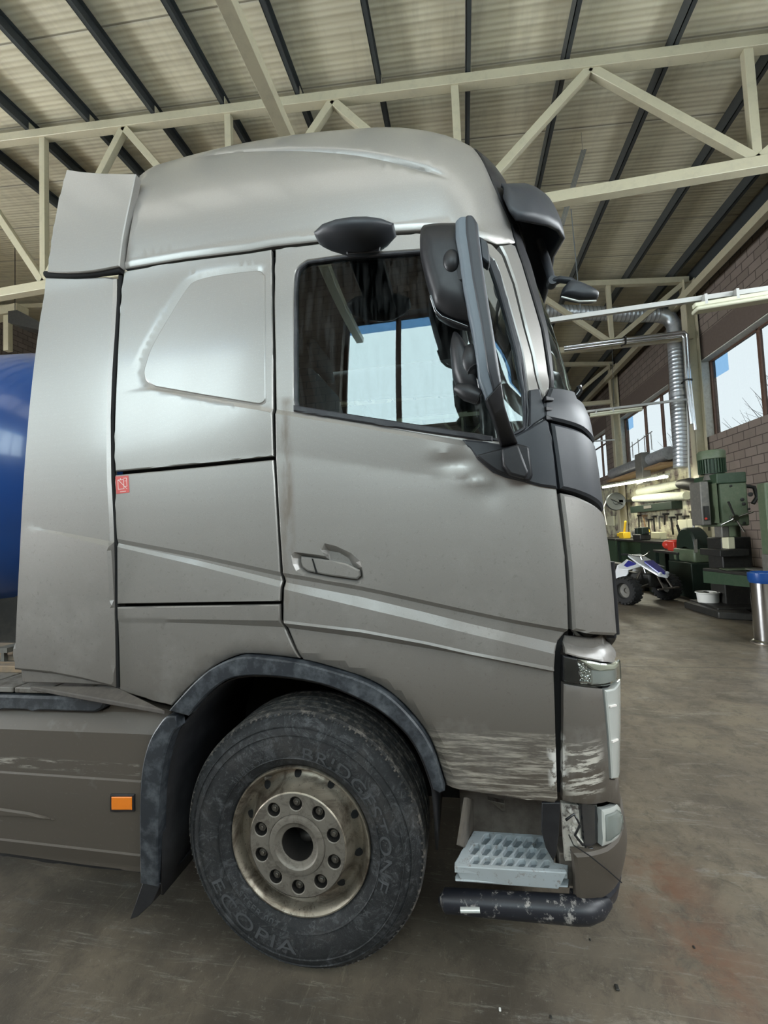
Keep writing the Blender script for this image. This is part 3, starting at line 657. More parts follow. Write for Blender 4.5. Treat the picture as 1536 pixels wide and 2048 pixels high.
tag(MB().prism([at(16, 622, 8), at(34, 620, 8), at(80, 645, 8), at(78, 660, 8), at(16, 645, 8)], (0, .5, 0)).tube([at(30, 640, 8.2), at(30, 640, 8.2)+Vector((0, 0, 2.2))], .01, 5).build('cable_bundle', M['machine']), 'dark bundle of cables above the blue tank', 'cable bundle')
ve = thing('ventilation_drum', (4.75, 3.9, 5.28), 'large grey metal drum hung high by the wall', 'heater drum')
MB().lathe([(0, .02), (.22, .0), (.33, -.06), (.37, -.16), (.38, -.3), (.38, -1.9), (.33, -2.0), (0, -2.0)], (0, 0, 0), 'y', 32).build('drum_body', M['greymetal'], ve, 40)
for k in range(4): MB().box((-.30, -.55-.3*k, .20), (-.28, -.35-.3*k, .24)).build('drum_slot', M['machine'], ve)
MB().beam((-.1, -.5, .3), (-.1, -.5, 3.2), .03, .03).beam((-.1, -1.6, .3), (-.1, -1.6, 3.2), .03, .03).build('hanger', M['beige'], ve)

# ================================================================== THE TRUCK
truck = thing('truck', (0, 0, 0), 'champagne grey metallic truck tractor with scraped lower door, parked on the concrete', 'truck')
def T_(o, label=None):
    if label: o['label'] = label
    return o
TC = 2.44                                  # body coordinate of the centre line of the front
# --- seams traced once
seam_roof = [(248, 536.5), (369, 516), (498, 500), (545, 491), (635, 481), (790, 462), (843, 459), (900, 461), (960, 474), (985, 482), (996, 486), (1030, 486)]
front_sil = [(1022, 447), (1013, 428), (1004, 408), (987, 369), (969, 328)]
roof_rear = [(278, 352), (270, 400), (263, 440), (256, 480), (248, 536.5)]
tr_ = tw(278, 352)
roof_poly = totw(seam_roof)+totw(front_sil)+[(.89, 3.56), (.875, 3.75), (.86, ZR+1.0), (.85, ZR+1.35), (tr_[0]+.22, ZR+1.35), (tr_[0]+.13, ZR+1.0), (tr_[0]+.05, ZR+.8)]+totw(roof_rear[:-1])
cre = cr([(380, 318), (430, 306), (500, 299), (600, 297), (700, 304), (768, 316), (850, 338), (900, 356)])
def up(p, d): return [(x, y-d) for x, y in p]
f_roof = Feat((up(cre, 3), 0), (cre, (0, -.007)), (up(cre, -4), 0))
seam_lip = [(x, y-9) for x, y in seam_roof[:5]]
f_lip = Feat((up(seam_roof[:9], 16), 0), (up(seam_roof[:9], 9), .004), (up(seam_roof[:9], 3), -.004))
T_(panel('roof', roof_poly, M['paint'], truck, feats=[f_lip], thick=.03, res=.045, mirror=True, tws=True, disp=lambda t, w: -.006*math.exp(-((w-roofw(t))/.010)**2)*min(1, max(0, (t+.55)/.25))*min(1, max(0, (.62-t)/.2)) if -.55 < t < .62 else 0)) if False else None
cre_tw = sorted(totw(cre))
def roofd(t, w):
    if t < cre_tw[0][0] or t > cre_tw[-1][0]: return 0.
    return -.012*math.exp(-((w-lerp_tab(cre_tw, t))/.012)**2)*min(1, (t-cre_tw[0][0])/.15)*min(1, (cre_tw[-1][0]-t)/.12)
crl = [[(t, w+d) for t, w in cre_tw] for d in (-.03, -.012, 0, .012, .03)]
roof = panel('roof', roof_poly, M['paint'], truck, feats=[f_lip], thick=.03, res=.045, mirror=True, tws=True, disp=roofd, lines=crl, sharp=50)

# --- side air deflectors behind the cab
FLAT = lambda t, w: Vector((t, .035+.055*(w-3.03)+.03*(w-3.03)**2, w))      # nearly flat side of the deflector
fr_r = [(238, 533), (245, 474), (260, 401), (271, 347)]
fair = cr([(133, 338), (161, 342.5), (208, 346), (271, 347)], 4)
upf_ = fair+[(266, 372), (260, 401), (252, 438), (245, 474), (241, 503), (238, 532)]+cr([(238, 532), (182, 542), (130, 545), (94, 543)], 3)[1:]+[(104, 469), (115, 407)]
def twflat(px, py):
    y = .05
    for _ in range(6): p = at(px, py, y); y = FLAT(p.x, p.z).y
    return (p.x, p.z)
up_f = panel('upper_side_deflector', [twflat(*q) for q in upf_], M['paint'], truck, tws=True, thick=.035, off=.0, edge=.004, rnd_=.004, surf=FLAT)
low_poly = [(91.6, 554.5), (156, 556), (215, 554), (233, 557), (233, 600), (229, 666), (224, 740), (220.6, 834), (221, 900), (222, 960), (226, 1030), (228, 1086), (229, 1130), (229, 1200), (231, 1290), (232, 1374),
            (168, 1358), (105, 1346), (29.4, 1339), (33, 1240), (40, 1099), (48, 952), (56, 850), (67, 742), (80, 640)]
f_fc = Feat(([(50, 1051), (126, 1064), (228, 1083)], 0), ([(50, 1055), (126, 1069), (228, 1093)], (0, .02)), ([(50, 1190), (126, 1200), (228, 1210)], (0, .004)))
lo_f = panel('lower_side_deflector', low_poly, M['paint'], truck, thick=.035, off=.010, edge=.012, rnd_=.012, feats=[f_fc], sharp=16)
sk = panel('deflector_extension', [(36, 1341), (105, 1347), (168, 1360), (225, 1374), (197, 1372), (126, 1369), (38, 1367)], M['paint'], truck, off=-.012, thick=.02)
seal_e = MB()
for a, b in zip(roof_rear, roof_rear[1:]+[roof_rear[-1]]):
    pass
pts = [PB(*tw(x-4, y))+NB(*tw(x-4, y))*-.012 for x, y in [(279, 350), (268, 401), (253, 474), (243, 540), (238, 600), (231, 740), (226, 834), (227, 960), (233, 1086), (235, 1200), (236, 1376)]]
T_(MB().tube(pts, .011, 8).tube([at(x, y, .065) for x, y in ((92, 549), (130, 551), (182, 549), (244, 541))], .016, 8).build('deflector_gap_seal', M['gap'], truck, 60))  # black tubes put into the deflector gaps to stand for their shade

# --- sleeper side panel with the blanked window pressing
pr_in = cr([(288, 732), (301, 694), (334, 636), (371, 577), (392, 559), (439, 548), (500, 540.5)], 4)+cr([(500, 540.5), (519, 540), (528, 549)], 3)[1:]+[(529, 664), (530, 780)]+cr([(530, 788), (529, 800), (520, 807), (505, 806)], 3)+[(404, 789.5)]+cr([(310, 773), (292, 762), (286, 745), (288, 732)], 3)[:-1]
pr_out = cr([(273, 728), (288, 690), (320, 630), (357, 571), (380, 551), (430, 538), (500, 532)], 4)+cr([(500, 532), (522, 532), (531, 546)], 3)[1:]+[(532, 664), (533, 780)]+cr([(533, 790), (532, 805), (520, 811), (505, 810)], 3)+[(404, 794)]+cr([(306, 780), (284, 772), (273, 750), (273, 728)], 3)[:-1]
pin, pout = totw(pr_in), totw(pr_out)
belt = [([(300, 776), (404, 794), (520, 812), (547, 818)], 0), ([(300, 779), (404, 803), (520, 822), (547, 828)], (.0, .011)), ([(240, 935), (547, 905)], .0)]
f_belt = Feat(*belt)
pin2 = offset_poly(densify(pin, .03), .005)
pin, pout = densify(pin, .03), densify(pout, .03)
def press(t, w, P1=None, P2=None, P3=None, h1=-.007, h2=-.004):
    P1, P2, P3 = P1 or pout, P2 or pin, P3 or pin2
    a, b, c = dpoly(t, w, P1), dpoly(t, w, P2), dpoly(t, w, P3)
    if a < 3e-4: return 0.
    if b < 3e-4: return h1
    if c < 3e-4 or pip(t, w, P3): return h2
    if pip(t, w, P2): return h1+(h2-h1)*b/(b+c)
    if pip(t, w, P1): return h1*a/(a+b)
    return 0.
sl_poly = [(247, 541), (369, 520.5), (498, 504.5), (543, 497), (545, 600), (547, 720), (547, 817), (547, 913), (390, 929), (229, 944), (227, 900), (228, 835), (232, 740), (237, 640), (243, 566)]
def closed(p): return p+[p[0]]
sleeper = panel('sleeper_side_panel', sl_poly, M['paint'], truck, feats=[f_belt], disp=press, lines=[closed(pin), closed(pout), closed(offset_poly(pin, .005)), closed(offset_poly(pout, .006))] and [], res=.03) if False else None
def panel_mix(name, px_poly, mat, tw_lines, **k): return panel(name, totw(px_poly), mat, truck, tws=True, lines=tw_lines, **k)
sleeper = panel_mix('sleeper_side_panel', sl_poly, M['paint'], [closed(pin), closed(pout), closed(pin2)], feats=[f_belt], disp=press, gap=.003, sharp=24)
# --- luggage locker flap
lk_poly = [(229, 949), (390, 934), (547, 918), (550, 958), (556, 1060), (561, 1148), (564, 1163), (562, 1176), (562, 1203), (390, 1206), (234, 1209), (233, 1150), (232, 1086), (229, 1040)]
def band(dark, top, bot, k0, k1): 
    return [(up(dark, 7), 0), (dark, (-.010*k0, -.010*k1)), (up(dark, -2), (-.012*k0, -.012*k1)), (top, (-.011*k0, -.0115*k1)), (bot, (.0020*k0, .0022*k1))]
f_lk = Feat(*band([(232, 1084), (390, 1114), (563, 1152)], [(232, 1087), (390, 1120), (563, 1163)], [(232, 1093), (390, 1130), (563, 1175)], .5, .8), ([(234, 1206), (562, 1201)], (.004, .010)))
locker = panel('locker_flap', lk_poly, M['paint'], truck, feats=[f_lk], gap=.003, sharp=13)
# --- rear lower cab corner, down to the wheel arch
arch_out = [(360, 1396), (395, 1361), (430, 1333), (476, 1314), (518, 1313), (602, 1324), (676, 1343), (736, 1364), (782, 1392), (828, 1438), (863, 1491), (891, 1575)]
arch_s = cr(arch_out, 4)
archtw = totw(arch_s)
def archd(t, w):
    d = dpoly(t, w, archtw, False); return -.022*max(0, 1-d/.045)**1.5
k_step = [([(232, 1238), (400, 1238), (563, 1240)], (.005, .013)), ([(232, 1242), (400, 1247), (566, 1255)], (.002, -.006)), ([(232, 1300), (570, 1310)], 0)]
lc_poly = [(234, 1213), (390, 1210), (562, 1207), (563, 1240), (569, 1256), (584, 1288), (600, 1321)]+arch_s[arch_s.index(tuple(arch_out[4])):0:-1][0:0]+cr([(518, 1312), (476, 1313), (430, 1332), (395, 1360), (360, 1393), (343, 1413)], 4)+[(290, 1398), (238, 1383), (236, 1290)]
arl = [[(t, w+.0) for t, w in archtw]]
lowcorner = panel('lower_cab_corner', lc_poly, M['paint'], truck, feats=[Feat(*k_step)], disp=archd, gap=.003)
# --- battery warning sticker
S0 = [(231, 953), (257, 951), (259, 985), (233, 988)]
st = panel('warning_sticker', S0, M['red'], locker, off=.0012, thick=.001, edge=0)
T_(st, 'red square sticker with white crossed-out battery symbol')
def q2(u, v):                       # position inside the sticker, 0..1
    a, b, c, d = [Vector(p) for p in S0]; return tuple((a*(1-u)+b*u)*(1-v)+(d*(1-u)+c*u)*v)
ink = MB()
def inkline(u0, v0, u1, v1, wd=.0016):
    a, b = [PB(*tw(*q2(u, v)))+NB(*tw(*q2(u, v)))*.0016 for u, v in ((u0, v0), (u1, v1))]; ink.beam(a, b, wd*1.3, .0006, (0, 1, 0))
for a in ((.18, .22, .18, .75), (.18, .75, .62, .75), (.18, .22, .62, .22), (.62, .22, .62, .75), (.85, .14, .85, .62), (.62, .14, .85, .14), (.62, .62, .85, .62), (.2, .2, .85, .78), (.38, .12, .38, .22), (.68, .3, .8, .3), (.3, .9, .75, .9)): inkline(*a)
ink.build('battery_symbol', M['white_ink'], st) if False else keep(ink.build('battery_symbol', M['white_ink']), locker)

# --- door
door_edge_r = [(1117, 1600), (1113, 1480), (1111, 1400), (1109, 1335), (1112, 1305), (1120, 1285), (1139, 1264), (1136, 1180), (1130, 1100), (1124, 1050), (1116, 985), (1107, 911), (1095, 842), (1089, 836)]
door_front_up = [(1078, 772), (1065, 710), (1049, 654), (1027, 566), (1006, 510), (985, 487)]
door_bot = [(891, 1578), (960, 1588), (1040, 1600), (1110, 1608)]
door_poly = [(549, 497), (635, 486), (790, 468), (843, 465), (900, 467), (958, 478)]+door_front_up[::-1]+door_edge_r[::-1]+door_bot[::-1]+arch_s[::-1][:arch_s[::-1].index(tuple(arch_out[5]))+1]+[(586, 1288), (572, 1256), (566, 1240), (566, 1176), (568, 1163), (564, 1150), (558, 1060), (552, 958), (550, 915), (551, 817), (549, 700), (547, 600)]
win = cr([(588, 800), (587.5, 700), (588, 600), (589, 557), (595, 536), (614, 521)], 3)+[(690, 510), (841, 499), (930, 498)]+cr([(958, 501), (980, 512), (993, 530), (1010, 580), (1030, 650), (1047, 716), (1060, 823)], 4)+[(1058, 855), (1036, 868), (1000, 882), (998, 884), (870, 864), (702, 837), (592, 819)]
wtw = totw(win)
f_dbelt = Feat(([(548, 818), (702, 842), (925, 881)], 0), ([(548, 828), (702, 853), (925, 893)], (.011, .012)), ([(548, 905), (925, 960)], .0))
dark = cr([(563, 1152), (722, 1180), (850, 1208), (940, 1228), (1040, 1249), (1138, 1266)], 4)
bt = [(563, 1164), (722, 1195), (850, 1226), (940, 1249), (1040, 1272), (1116, 1289)]
bb = [(563, 1177), (722, 1215), (850, 1245), (940, 1267.5), (1040, 1291), (1114, 1309)]
f_door = Feat(*band(dark, bt, bb, .85, 1.5), ([(569, 1240), (722, 1258), (852, 1282), (940, 1302), (1110, 1334)], .008), ([(569, 1245), (722, 1263), (852, 1287), (940, 1307), (1110, 1341)], .0125),
              ([(569, 1256), (722, 1276), (852, 1297), (940, 1312), (1110, 1345)], (-.010, -.003)), ([(569, 1330), (722, 1350), (852, 1370), (940, 1385), (1110, 1400)], 0))
hd_out = cr([(576, 1073), (620, 1081), (665, 1092), (700, 1106), (720, 1122), (727, 1145)], 4)+cr([(727, 1145), (728, 1160), (715, 1170)], 3)[1:]+[(650, 1160)]+cr([(606, 1151), (590, 1139), (583, 1118), (582, 1108)], 3)+[(592, 1104), (640, 1110)]
htw = totw([(640, 1084), (672, 1092), (702, 1106), (720, 1122), (727, 1145), (728, 1158), (721, 1168), (708, 1170), (650, 1161), (606, 1151), (592, 1142), (585, 1128), (582, 1109), (588, 1104), (625, 1108), (650, 1112), (640, 1098)])
hin = totw([(652, 1100), (675, 1104), (695, 1116), (705, 1134), (719, 1142), (721, 1155), (712, 1163), (660, 1155), (612, 1145), (600, 1136), (596, 1118), (600, 1112), (640, 1118), (655, 1120)])
htw, hin = densify(htw, .028), densify(hin, .028); hin2 = offset_poly(hin, .004)
def doord(t, w):
    v = archd(t, w) if t < .75 else 0
    v += press(t, w, htw, hin, hin2, -.026, -.030)
    for (x, z, r, h) in dents: v += h*math.exp(-((t-x)**2/(r[0]**2)+(w-z)**2/(r[1]**2)))
    v += -.006*min(1, max(0, (w-2.0)/.05))*0
    return v
def tq(x, y): return tw(x, y)
dents = [(*tq(905, 925), (.06, .03), -.007), (*tq(950, 965), (.05, .018), .005), (*tq(985, 985), (.03, .05), -.005), (*tq(930, 945), (.02, .02), .006), (*tq(880, 905), (.05, .02), .004)]
door = panel('door', totw(door_poly), M['paint'], truck, holes=[wtw], feats=[f_dbelt, f_door], disp=doord, tws=True, res=.028, gap=.003, sharp=13,
             lines=[closed(htw), closed(hin), closed(hin2)]+[[(x-.12, z+dz), (x+.12, z+dz)] for x, z, _, _ in dents[:2] for dz in (-.02, 0, .02)])
hg = panel('door_handle', [(600, 1113), (640, 1118), (690, 1127), (719, 1141), (720, 1152), (712, 1159), (660, 1152), (614, 1143), (602, 1134)], M['paint'], door, off=-.008, thick=.018, edge=.006, rnd_=.005)
kl = MB().lathe([(0, -.001), (.004, -.001), (.004, .01)], tuple(PB(*tw(700, 1150))+Vector((0, -.0, 0))), 'y', 12)
panel('handle_seam', [(622, 1117), (625, 1118), (634, 1146), (630, 1146)], M['gap'], door, off=-.0065, thick=.002, edge=0)
# door glass, seal, belt strip
gl = panel('door_window', win, M['cab_glass'], door, off=-.012, thick=.0, edge=0, res=.06)
seal = panel('window_seal', totw(win), M['seal'], door, holes=[offset_poly(wtw, .014)], off=.002, thick=.02, tws=True, res=.05, edge=.004)
bs = panel('belt_strip', [(588, 811), (700, 829), (870, 855), (985, 873), (985, 884), (870, 868), (700, 842), (588, 823)], M['seal'], door, off=.010, thick=.02, edge=.005)
vp = panel('window_divider', [(979, 522), (990, 520), (1004, 560), (1040, 700), (1051, 790), (1052, 858), (1047, 860), (1045, 780), (1030, 700), (998, 580)], M['charcoal'], door, off=.004, thick=.02)
# mirror foot panel on the door
mp = panel('mirror_base_panel', [(925, 880), (998, 887), (1030, 872), (1056, 858), (1088, 838), (1095, 846), (1106, 911), (1113, 978), (1080, 973), (1047, 964), (1012, 956), (985, 945), (954, 919), (938, 898)], M['charcoal'], door, off=.014, thick=.02, edge=.008, rnd_=.008)
mq = panel('mirror_corner_trim', [(1057, 782), (1078, 780), (1089, 836), (1040, 868), (1058, 852)], M['charcoal'], door, off=.010, thick=.02)

# --- body behind the gaps
und = panel('inner_body_shell', totw([(240, 545), (560, 500), (1000, 500)])+totw([(1120, 800), (1135, 1000), (1150, 1270), (1130, 1310), (1135, 1600), (905, 1575)])+totw(arch_s[::-1])+totw([(342, 1405), (240, 1375)]), M['gap'], truck,
            holes=[wtw], off=-.045, thick=.01, tws=True, res=.08, edge=0)
# --- A pillar and windscreen surround
pil = panel('windscreen_pillar', [(1000, 489), (1031, 489), (1045, 527), (1061, 580), (1084, 658), (1098, 748), (1100, 776), (1098, 782), (1085, 800), (1086, 790), (1080, 772), (1067, 710), (1052, 654), (1031, 566), (1012, 512)], M['paint'], truck, thick=.03, gap=.001, edge=.008, rnd_=.006)
sur_l = [(1024, 447), (1033, 485), (1047, 527), (1063, 580), (1086, 658), (1100, 748), (1101, 776)]
sur_r = [(1034, 447), (1046, 485), (1061, 527), (1076, 580), (1096, 658), (1108, 748), (1110, 778)]
panel('windscreen_trim', sur_l+sur_r[::-1], M['black'], truck, off=.001, thick=.03)
ws_l = totw([(1033, 446), (1045, 485), (1060, 527), (1075, 580), (1095, 658), (1107, 748), (1109, 778)])
wb = tw(1148, 783)
wind = panel('windscreen', ws_l+[(1.35, 2.285), (1.7, 2.27), (TC, 2.26), (TC, 3.10), (1.6, 3.10), (1.3, 3.10)], M['windshield'], truck, off=-.004, thick=0, edge=0, tws=True, res=.08, mirror=True)
T_(wind, 'greenish windscreen glass wrapping round the front')
up_l = totw([(953, 296), (969, 328), (987, 369), (1004, 408), (1013, 428), (1024, 447), (1034, 448)])
upper = panel('upper_front_panel', [(.86, ZR+1.35), (.88, ZR+1.0), (.89, 3.75), (.90, 3.56)]+up_l+[(1.3, 3.10), (1.6, 3.10), (TC, 3.10), (TC, ZR+1.0), (TC, ZR+1.35)], M['black'], truck, thick=.02, edge=.008, tws=True, res=.06, mirror=True, off=.002)
# --- sun visor
A_, L_ = [], []
VS = [((1002, 371), .18, (1006, 395), .175), ((1010, 371), .20, (1018, 422), .17), ((1020, 372), .24, (1032, 439), .165), ((1030, 373), .30, (1064, 445), .19), ((1036, 376), .36, (1096, 451), .26), ((1040, 380), .43, (1116, 461), .33), ((1042, 384), .5, (1127, 478), .40)]
for a, ya, l, yl in VS: A_.append(at(*a, ya)); L_.append(at(*l, yl))
for y, x, z, xa, za in ((.62, 1.262, 3.16, 1.03, 3.36), (.8, 1.285, 3.17, 1.04, 3.36), (1.0, 1.30, 3.175, 1.05, 3.36), (1.25, 1.31, 3.18, 1.055, 3.36)): A_.append(Vector((xa, y, za))); L_.append(Vector((x, y, z)))
vz = MB(); nA = len(A_); K = 9
for a, l in zip(A_, L_):
    k = min(1, (l-a).length/.28); ctl = (a+l)/2+Vector((.07*k, -.035*k, .085*k))
    for j in range(K+1):
        s = j/K; vz.v.append(tuple(a*(1-s)**2+ctl*2*s*(1-s)+l*s*s))
for y in (1.5, 1.7, 1.88, 2.0, 2.07, 2.13, 2.2, 2.28, 2.335, 2.33, 2.32): pass
half = list(vz.v)
for i in range(nA-2, -1, -1):
    for j in range(K+1): x, y, z = half[i*(K+1)+j]; vz.v.append((x, 2.5-y, z))
for i in range(2*nA-2):
    for j in range(K): b = i*(K+1)+j; vz.f.append((b, b+1, b+K+2, b+K+1))
vis = vz.build('sun_visor', M['charcoal'], truck, 60); sm = vis.modifiers.new('thickness', 'SOLIDIFY'); sm.thickness = .014; sm.offset = 0
vl = MB().lathe([(.021, -.003), (.019, -.006), (.017, -.003)], (0, 0, 0), 'y', 24)
vl.v = [tuple(at(1048, 396, .27)+Vector(v)+Vector((0, -.01, 0))) for v in vl.v]; vl.build('visor_lamp_cap', M['gloss_black'], vis, 60)
MB().tube([at(1078, 480, .5), at(1092, 520, .5), at(1104, 562, .47)], [.02, .022, .018], 10, flat=.6).build('front_mirror_bracket', M['charcoal'], truck, 60)
# --- corner panels below the windscreen
def FR(px, dw=0, t=TC): w = tw(*px)[1]; return (t, w+dw)
cA = totw([(1099, 777), (1123, 779.5), (1144, 785)])+[(1.26, 2.275), (1.45, 2.26), (1.8, 2.25), (TC, 2.245), (TC, 2.10), (1.8, 2.10), (1.45, 2.10), (1.33, 2.108)]+totw([(1161, 859), (1127.5, 847), (1096, 840), (1086, 838), (1085, 812)])
cp = panel('upper_corner_panel', cA, M['charcoal'], truck, off=.012, thick=.03, tws=True, mirror=True, edge=.01, rnd_=.008)
fins = MB()
for y in (798, 818, 836):
    a = at(1088, y-3, .02); b = at(1103, y+1, .045); fins.prism([a, b, b+Vector((0, 0, -.012)), a+Vector((0, 0, -.018))], (.004, -.022, 0))
fins.build('corner_fins', M['black'], cp, bevel=.002)
cB = totw([(1099, 844), (1127.5, 851), (1161, 863)])+[(1.34, 2.094), (1.45, 2.088), (1.8, 2.088), (TC, 2.088), (TC, 1.80), (1.5, 1.80), (1.38, 1.806)]+totw([(1198, 1013), (1173, 996), (1144, 985), (1118, 979), (1109, 911)])
panel('middle_corner_panel', cB, M['charcoal'], truck, off=.010, thick=.03, tws=True, mirror=True, edge=.01, rnd_=.008, gap=.004)
cC = totw([(1118, 984), (1144, 989), (1173, 1001), (1198, 1018)])+[(1.375, 1.795), (1.40, 1.79), (1.40, 1.30)]+totw([(1222, 1272), (1180, 1270), (1143, 1262), (1136, 1140), (1127, 1052)])
panel('silver_corner_panel', cC, M['paint'], truck, gap=.004, off=.008, thick=.03, tws=True, edge=.01, rnd_=.008)
gr = panel('front_grille', [(1.37, 1.60), (1.40, 1.78), (TC, 1.79), (TC, .66), (1.62, .66), (1.60, 1.2), (1.42, 1.29), (1.37, 1.30)], M['black'], truck, off=.006, thick=.03, tws=True, mirror=True, res=.06)
MB().tube([at(1233, 1268, .20), at(1229, 1200, .20), at(1223, 1124, .20)], .012, 8).build('grille_edge_strip', M['black'], truck, 60)
MB().beam((1.378, .5, 1.72), (1.378, 2.0, 1.72), .02, .03).beam((1.378, .5, 1.4), (1.378, 2.0, 1.4), .02, .03).beam((1.378, .5, 1.1), (1.378, 2.0, 1.1), .02, .03).build('grille_bars', M['lamp_silver'], gr, bevel=.004)
# --- headlamp cowl, headlamp, lens strip
cow = totw([(1140, 1276), (1170, 1278)])+[(1.27, 1.315), (1.35, 1.32), (1.5, 1.32), (1.5, 1.235), (1.34, 1.222)]+totw([(1230, 1324), (1197, 1322), (1158, 1315), (1131, 1307), (1135, 1290)])
f_cow = Feat(([(1134, 1288), (1170, 1298), (1205, 1300)], -.04), ([(1132, 1297), (1170, 1308), (1210, 1312)], -.012), ([(1131, 1307), (1158, 1315), (1197, 1322), (1230, 1324)], .004))
panel('headlamp_cowl', cow, M['paint'], truck, feats=[f_cow], thick=.02, tws=True, res=.03)
hl = panel('headlamp', totw([(1127, 1312), (1158, 1319), (1197, 1326)])+[(1.325, 1.214), (1.40, 1.21), (1.40, 1.135)]+totw([(1224, 1367), (1181, 1372), (1134, 1366), (1127, 1362)]), M['lens'], truck, off=.010, thick=.004, tws=True, edge=.004)
T_(hl, 'clear wraparound headlamp with faceted reflector')
M['cream_lens'] = Mat('milky_lens_top', (.62, .62, .50), .25, 0, .5, .05).m; M['step_dark'] = plastic('dusty_slot_floor', (.23, .26, .28), .8, .6, (.13, .14, .14))
panel('lamp_housing', totw([(1127, 1312), (1158, 1319), (1163, 1368), (1134, 1365), (1127, 1362)]), M['black'], hl, off=-.004, thick=.02, tws=True)
panel('lamp_reflector', totw([(1155, 1319), (1182, 1323), (1186, 1370), (1163, 1369)]), M['reflector'], hl, off=-.002, thick=.02, tws=True)
panel('lamp_top_band', totw([(1157, 1319), (1182, 1323), (1200, 1327)])+[(1.32, 1.212), (1.38, 1.21), (1.38, 1.190)]+totw([(1228, 1340), (1186, 1340)]), M['cream_lens'], hl, off=.004, thick=.01, tws=True)
panel('lamp_bowl', totw([(1182, 1322), (1200, 1326)])+[(1.32, 1.212), (1.38, 1.21), (1.38, 1.14)]+totw([(1220, 1367), (1186, 1371)]), M['lamp_silver'], hl, off=-.004, thick=.02, tws=True)
vs_ = panel('headlamp_side_lens', totw([(1208, 1380)])+[(1.30, 1.125), (1.40, 1.13), (1.40, .77), (1.33, .765)]+totw([(1222, 1557), (1217, 1475), (1213, 1430)]), M['lamp_silver'], truck, off=.006, thick=.02, tws=True)
for y in (1412, 1482): 
    a = tw(1215 if y < 1450 else 1220, y); MB().beam(PB(*a)+NB(*a)*.008, PB(a[0]+.05, a[1]-.008)+NB(a[0]+.05, a[1])*.008, .006, .006).build('lens_rib', M['white_ink'], vs_)
cE = totw([(1128, 1369), (1134, 1369), (1181, 1376), (1207, 1379), (1212, 1430), (1216, 1475), (1221, 1560)])+[(1.31, .765), (1.40, .76), (1.6, .76), (1.6, .665), (1.45, .655), (1.36, .652)]+totw([(1216, 1604), (1177, 1610), (1150, 1607), (1126, 1602), (1127, 1480)])
panel('lower_corner_panel', cE, M['paint'], truck, thick=.03, tws=True, edge=.008)
# --- bumper
bp = totw([(1147.5, 1708), (1183, 1705), (1213, 1696), (1234, 1678)])+[(1.33, .585), (1.40, .64), (1.6, .645), (TC, .645), (TC, .36), (1.7, .36), (1.4, .362), (1.33, .365)]+totw([(1194, 1802), (1155, 1806), (1154, 1778), (1152, 1750)])
bu = panel('bumper', bp, M['skirt'], truck, off=.004, thick=.03, tws=True, mirror=True, edge=.010, rnd_=.008)
fog = panel('fog_lamp', totw([(1205, 1621), (1222, 1617), (1236, 1609)])+[(1.36, .638), (1.36, .55)]+totw([(1226, 1686), (1206, 1694)]), M['lamp_silver'], truck, off=.0, thick=.02, tws=True, edge=.008)
panel('fog_lamp_lens', totw([(1211, 1630), (1234, 1619)])+[(1.345, .622), (1.345, .57)]+totw([(1226, 1676), (1212, 1682)]), M['lens'], fog, off=.006, thick=.004, tws=True)
fh = panel('fog_lamp_housing', totw([(1168, 1612), (1205, 1612), (1205, 1694), (1178, 1703), (1174, 1702)]), M['gloss_black'], truck, off=-.02, thick=.06, tws=True)
lipw = totw([(1154, 1806), (1194, 1803)])
lip = panel('bumper_lip', lipw+[(1.33, .362), (1.45, .36), (TC, .355), (TC, .25), (1.5, .25), (1.4, .26), (1.3, .275)]+totw([(1190, 1828), (1152, 1841)]), M['bar'], truck, off=.006, thick=.05, tws=True, mirror=True, edge=.012, rnd_=.012)
a, b = at(884, 1800, .05), at(1150, 1820, .03)
bar = MB().tube([a+Vector((0, .01, 0)), a+Vector((.012, 0, 0)), a.lerp(b, .5), b, at(1172, 1822, .035), at(1195, 1816, .06), at(1215, 1805, .10)], [.022, .040, .043, .045, .042, .036, .02], 20).build('side_protection_bar', M['bar'], truck, 50)
ml = MB().tube([at(921, 1820, .002), at(960, 1820, .002)], .011, 14, flat=.8).build('bar_marker_lamp', M['lamp_silver'], truck, 60)
cb = MB().tube([at(1136, 1666, .06), at(1147, 1690, .0), at(1180, 1712, -.006), at(1215, 1740, .03), at(1243, 1765, .12)], .0022, 6).build('loose_cable', M['gap'], truck, 60)
# --- boarding step
Zs = at(909, 1733, .03).z
def zp(x, y): v = atz(x, y, Zs); return (v.x, v.y)
SP = lambda t, w: Vector((t, w, Zs))
tray = [zp(909, 1733), zp(909, 1725), zp(930, 1690), zp(947.5, 1661), zp(1020, 1665), zp(1106, 1672), zp(1108, 1724), zp(1136, 1729.5), zp(1134, 1745), zp(1020, 1740)]
slots = []
for zc in ([(405, 430), (490, 435), (565, 445), (640, 450), (715, 455), (790, 455)], [(325, 502), (410, 507), (490, 512), (570, 520), (650, 527), (735, 533), (815, 538)], [(325, 592), (405, 597), (490, 605), (575, 610), (660, 615), (745, 620), (840, 625)]):
    for x, y in zc:
        q = []
        for dx, dy in ((-38, 14), (-30, 38), (2, 40), (36, 2), (42, -22), (26, -38), (-4, -34)): q.append(zp(860+(x+dx*1.0)/3.657, 1560+(y+dy*1.0)/3.657))
        slots.append(q)
step = panel('boarding_step', tray, M['step'], truck, holes=slots, surf=SP, tws=True, thick=.02, edge=.003, rnd_=.002, res=.05)
T_(step, 'pale grey boarding step with slotted tread')
sb = MB()
fa, fb, fc, fd = at(909, 1733, .03), at(1134, 1746, .03), at(1117, 1779, .04), at(923, 1764, .04)
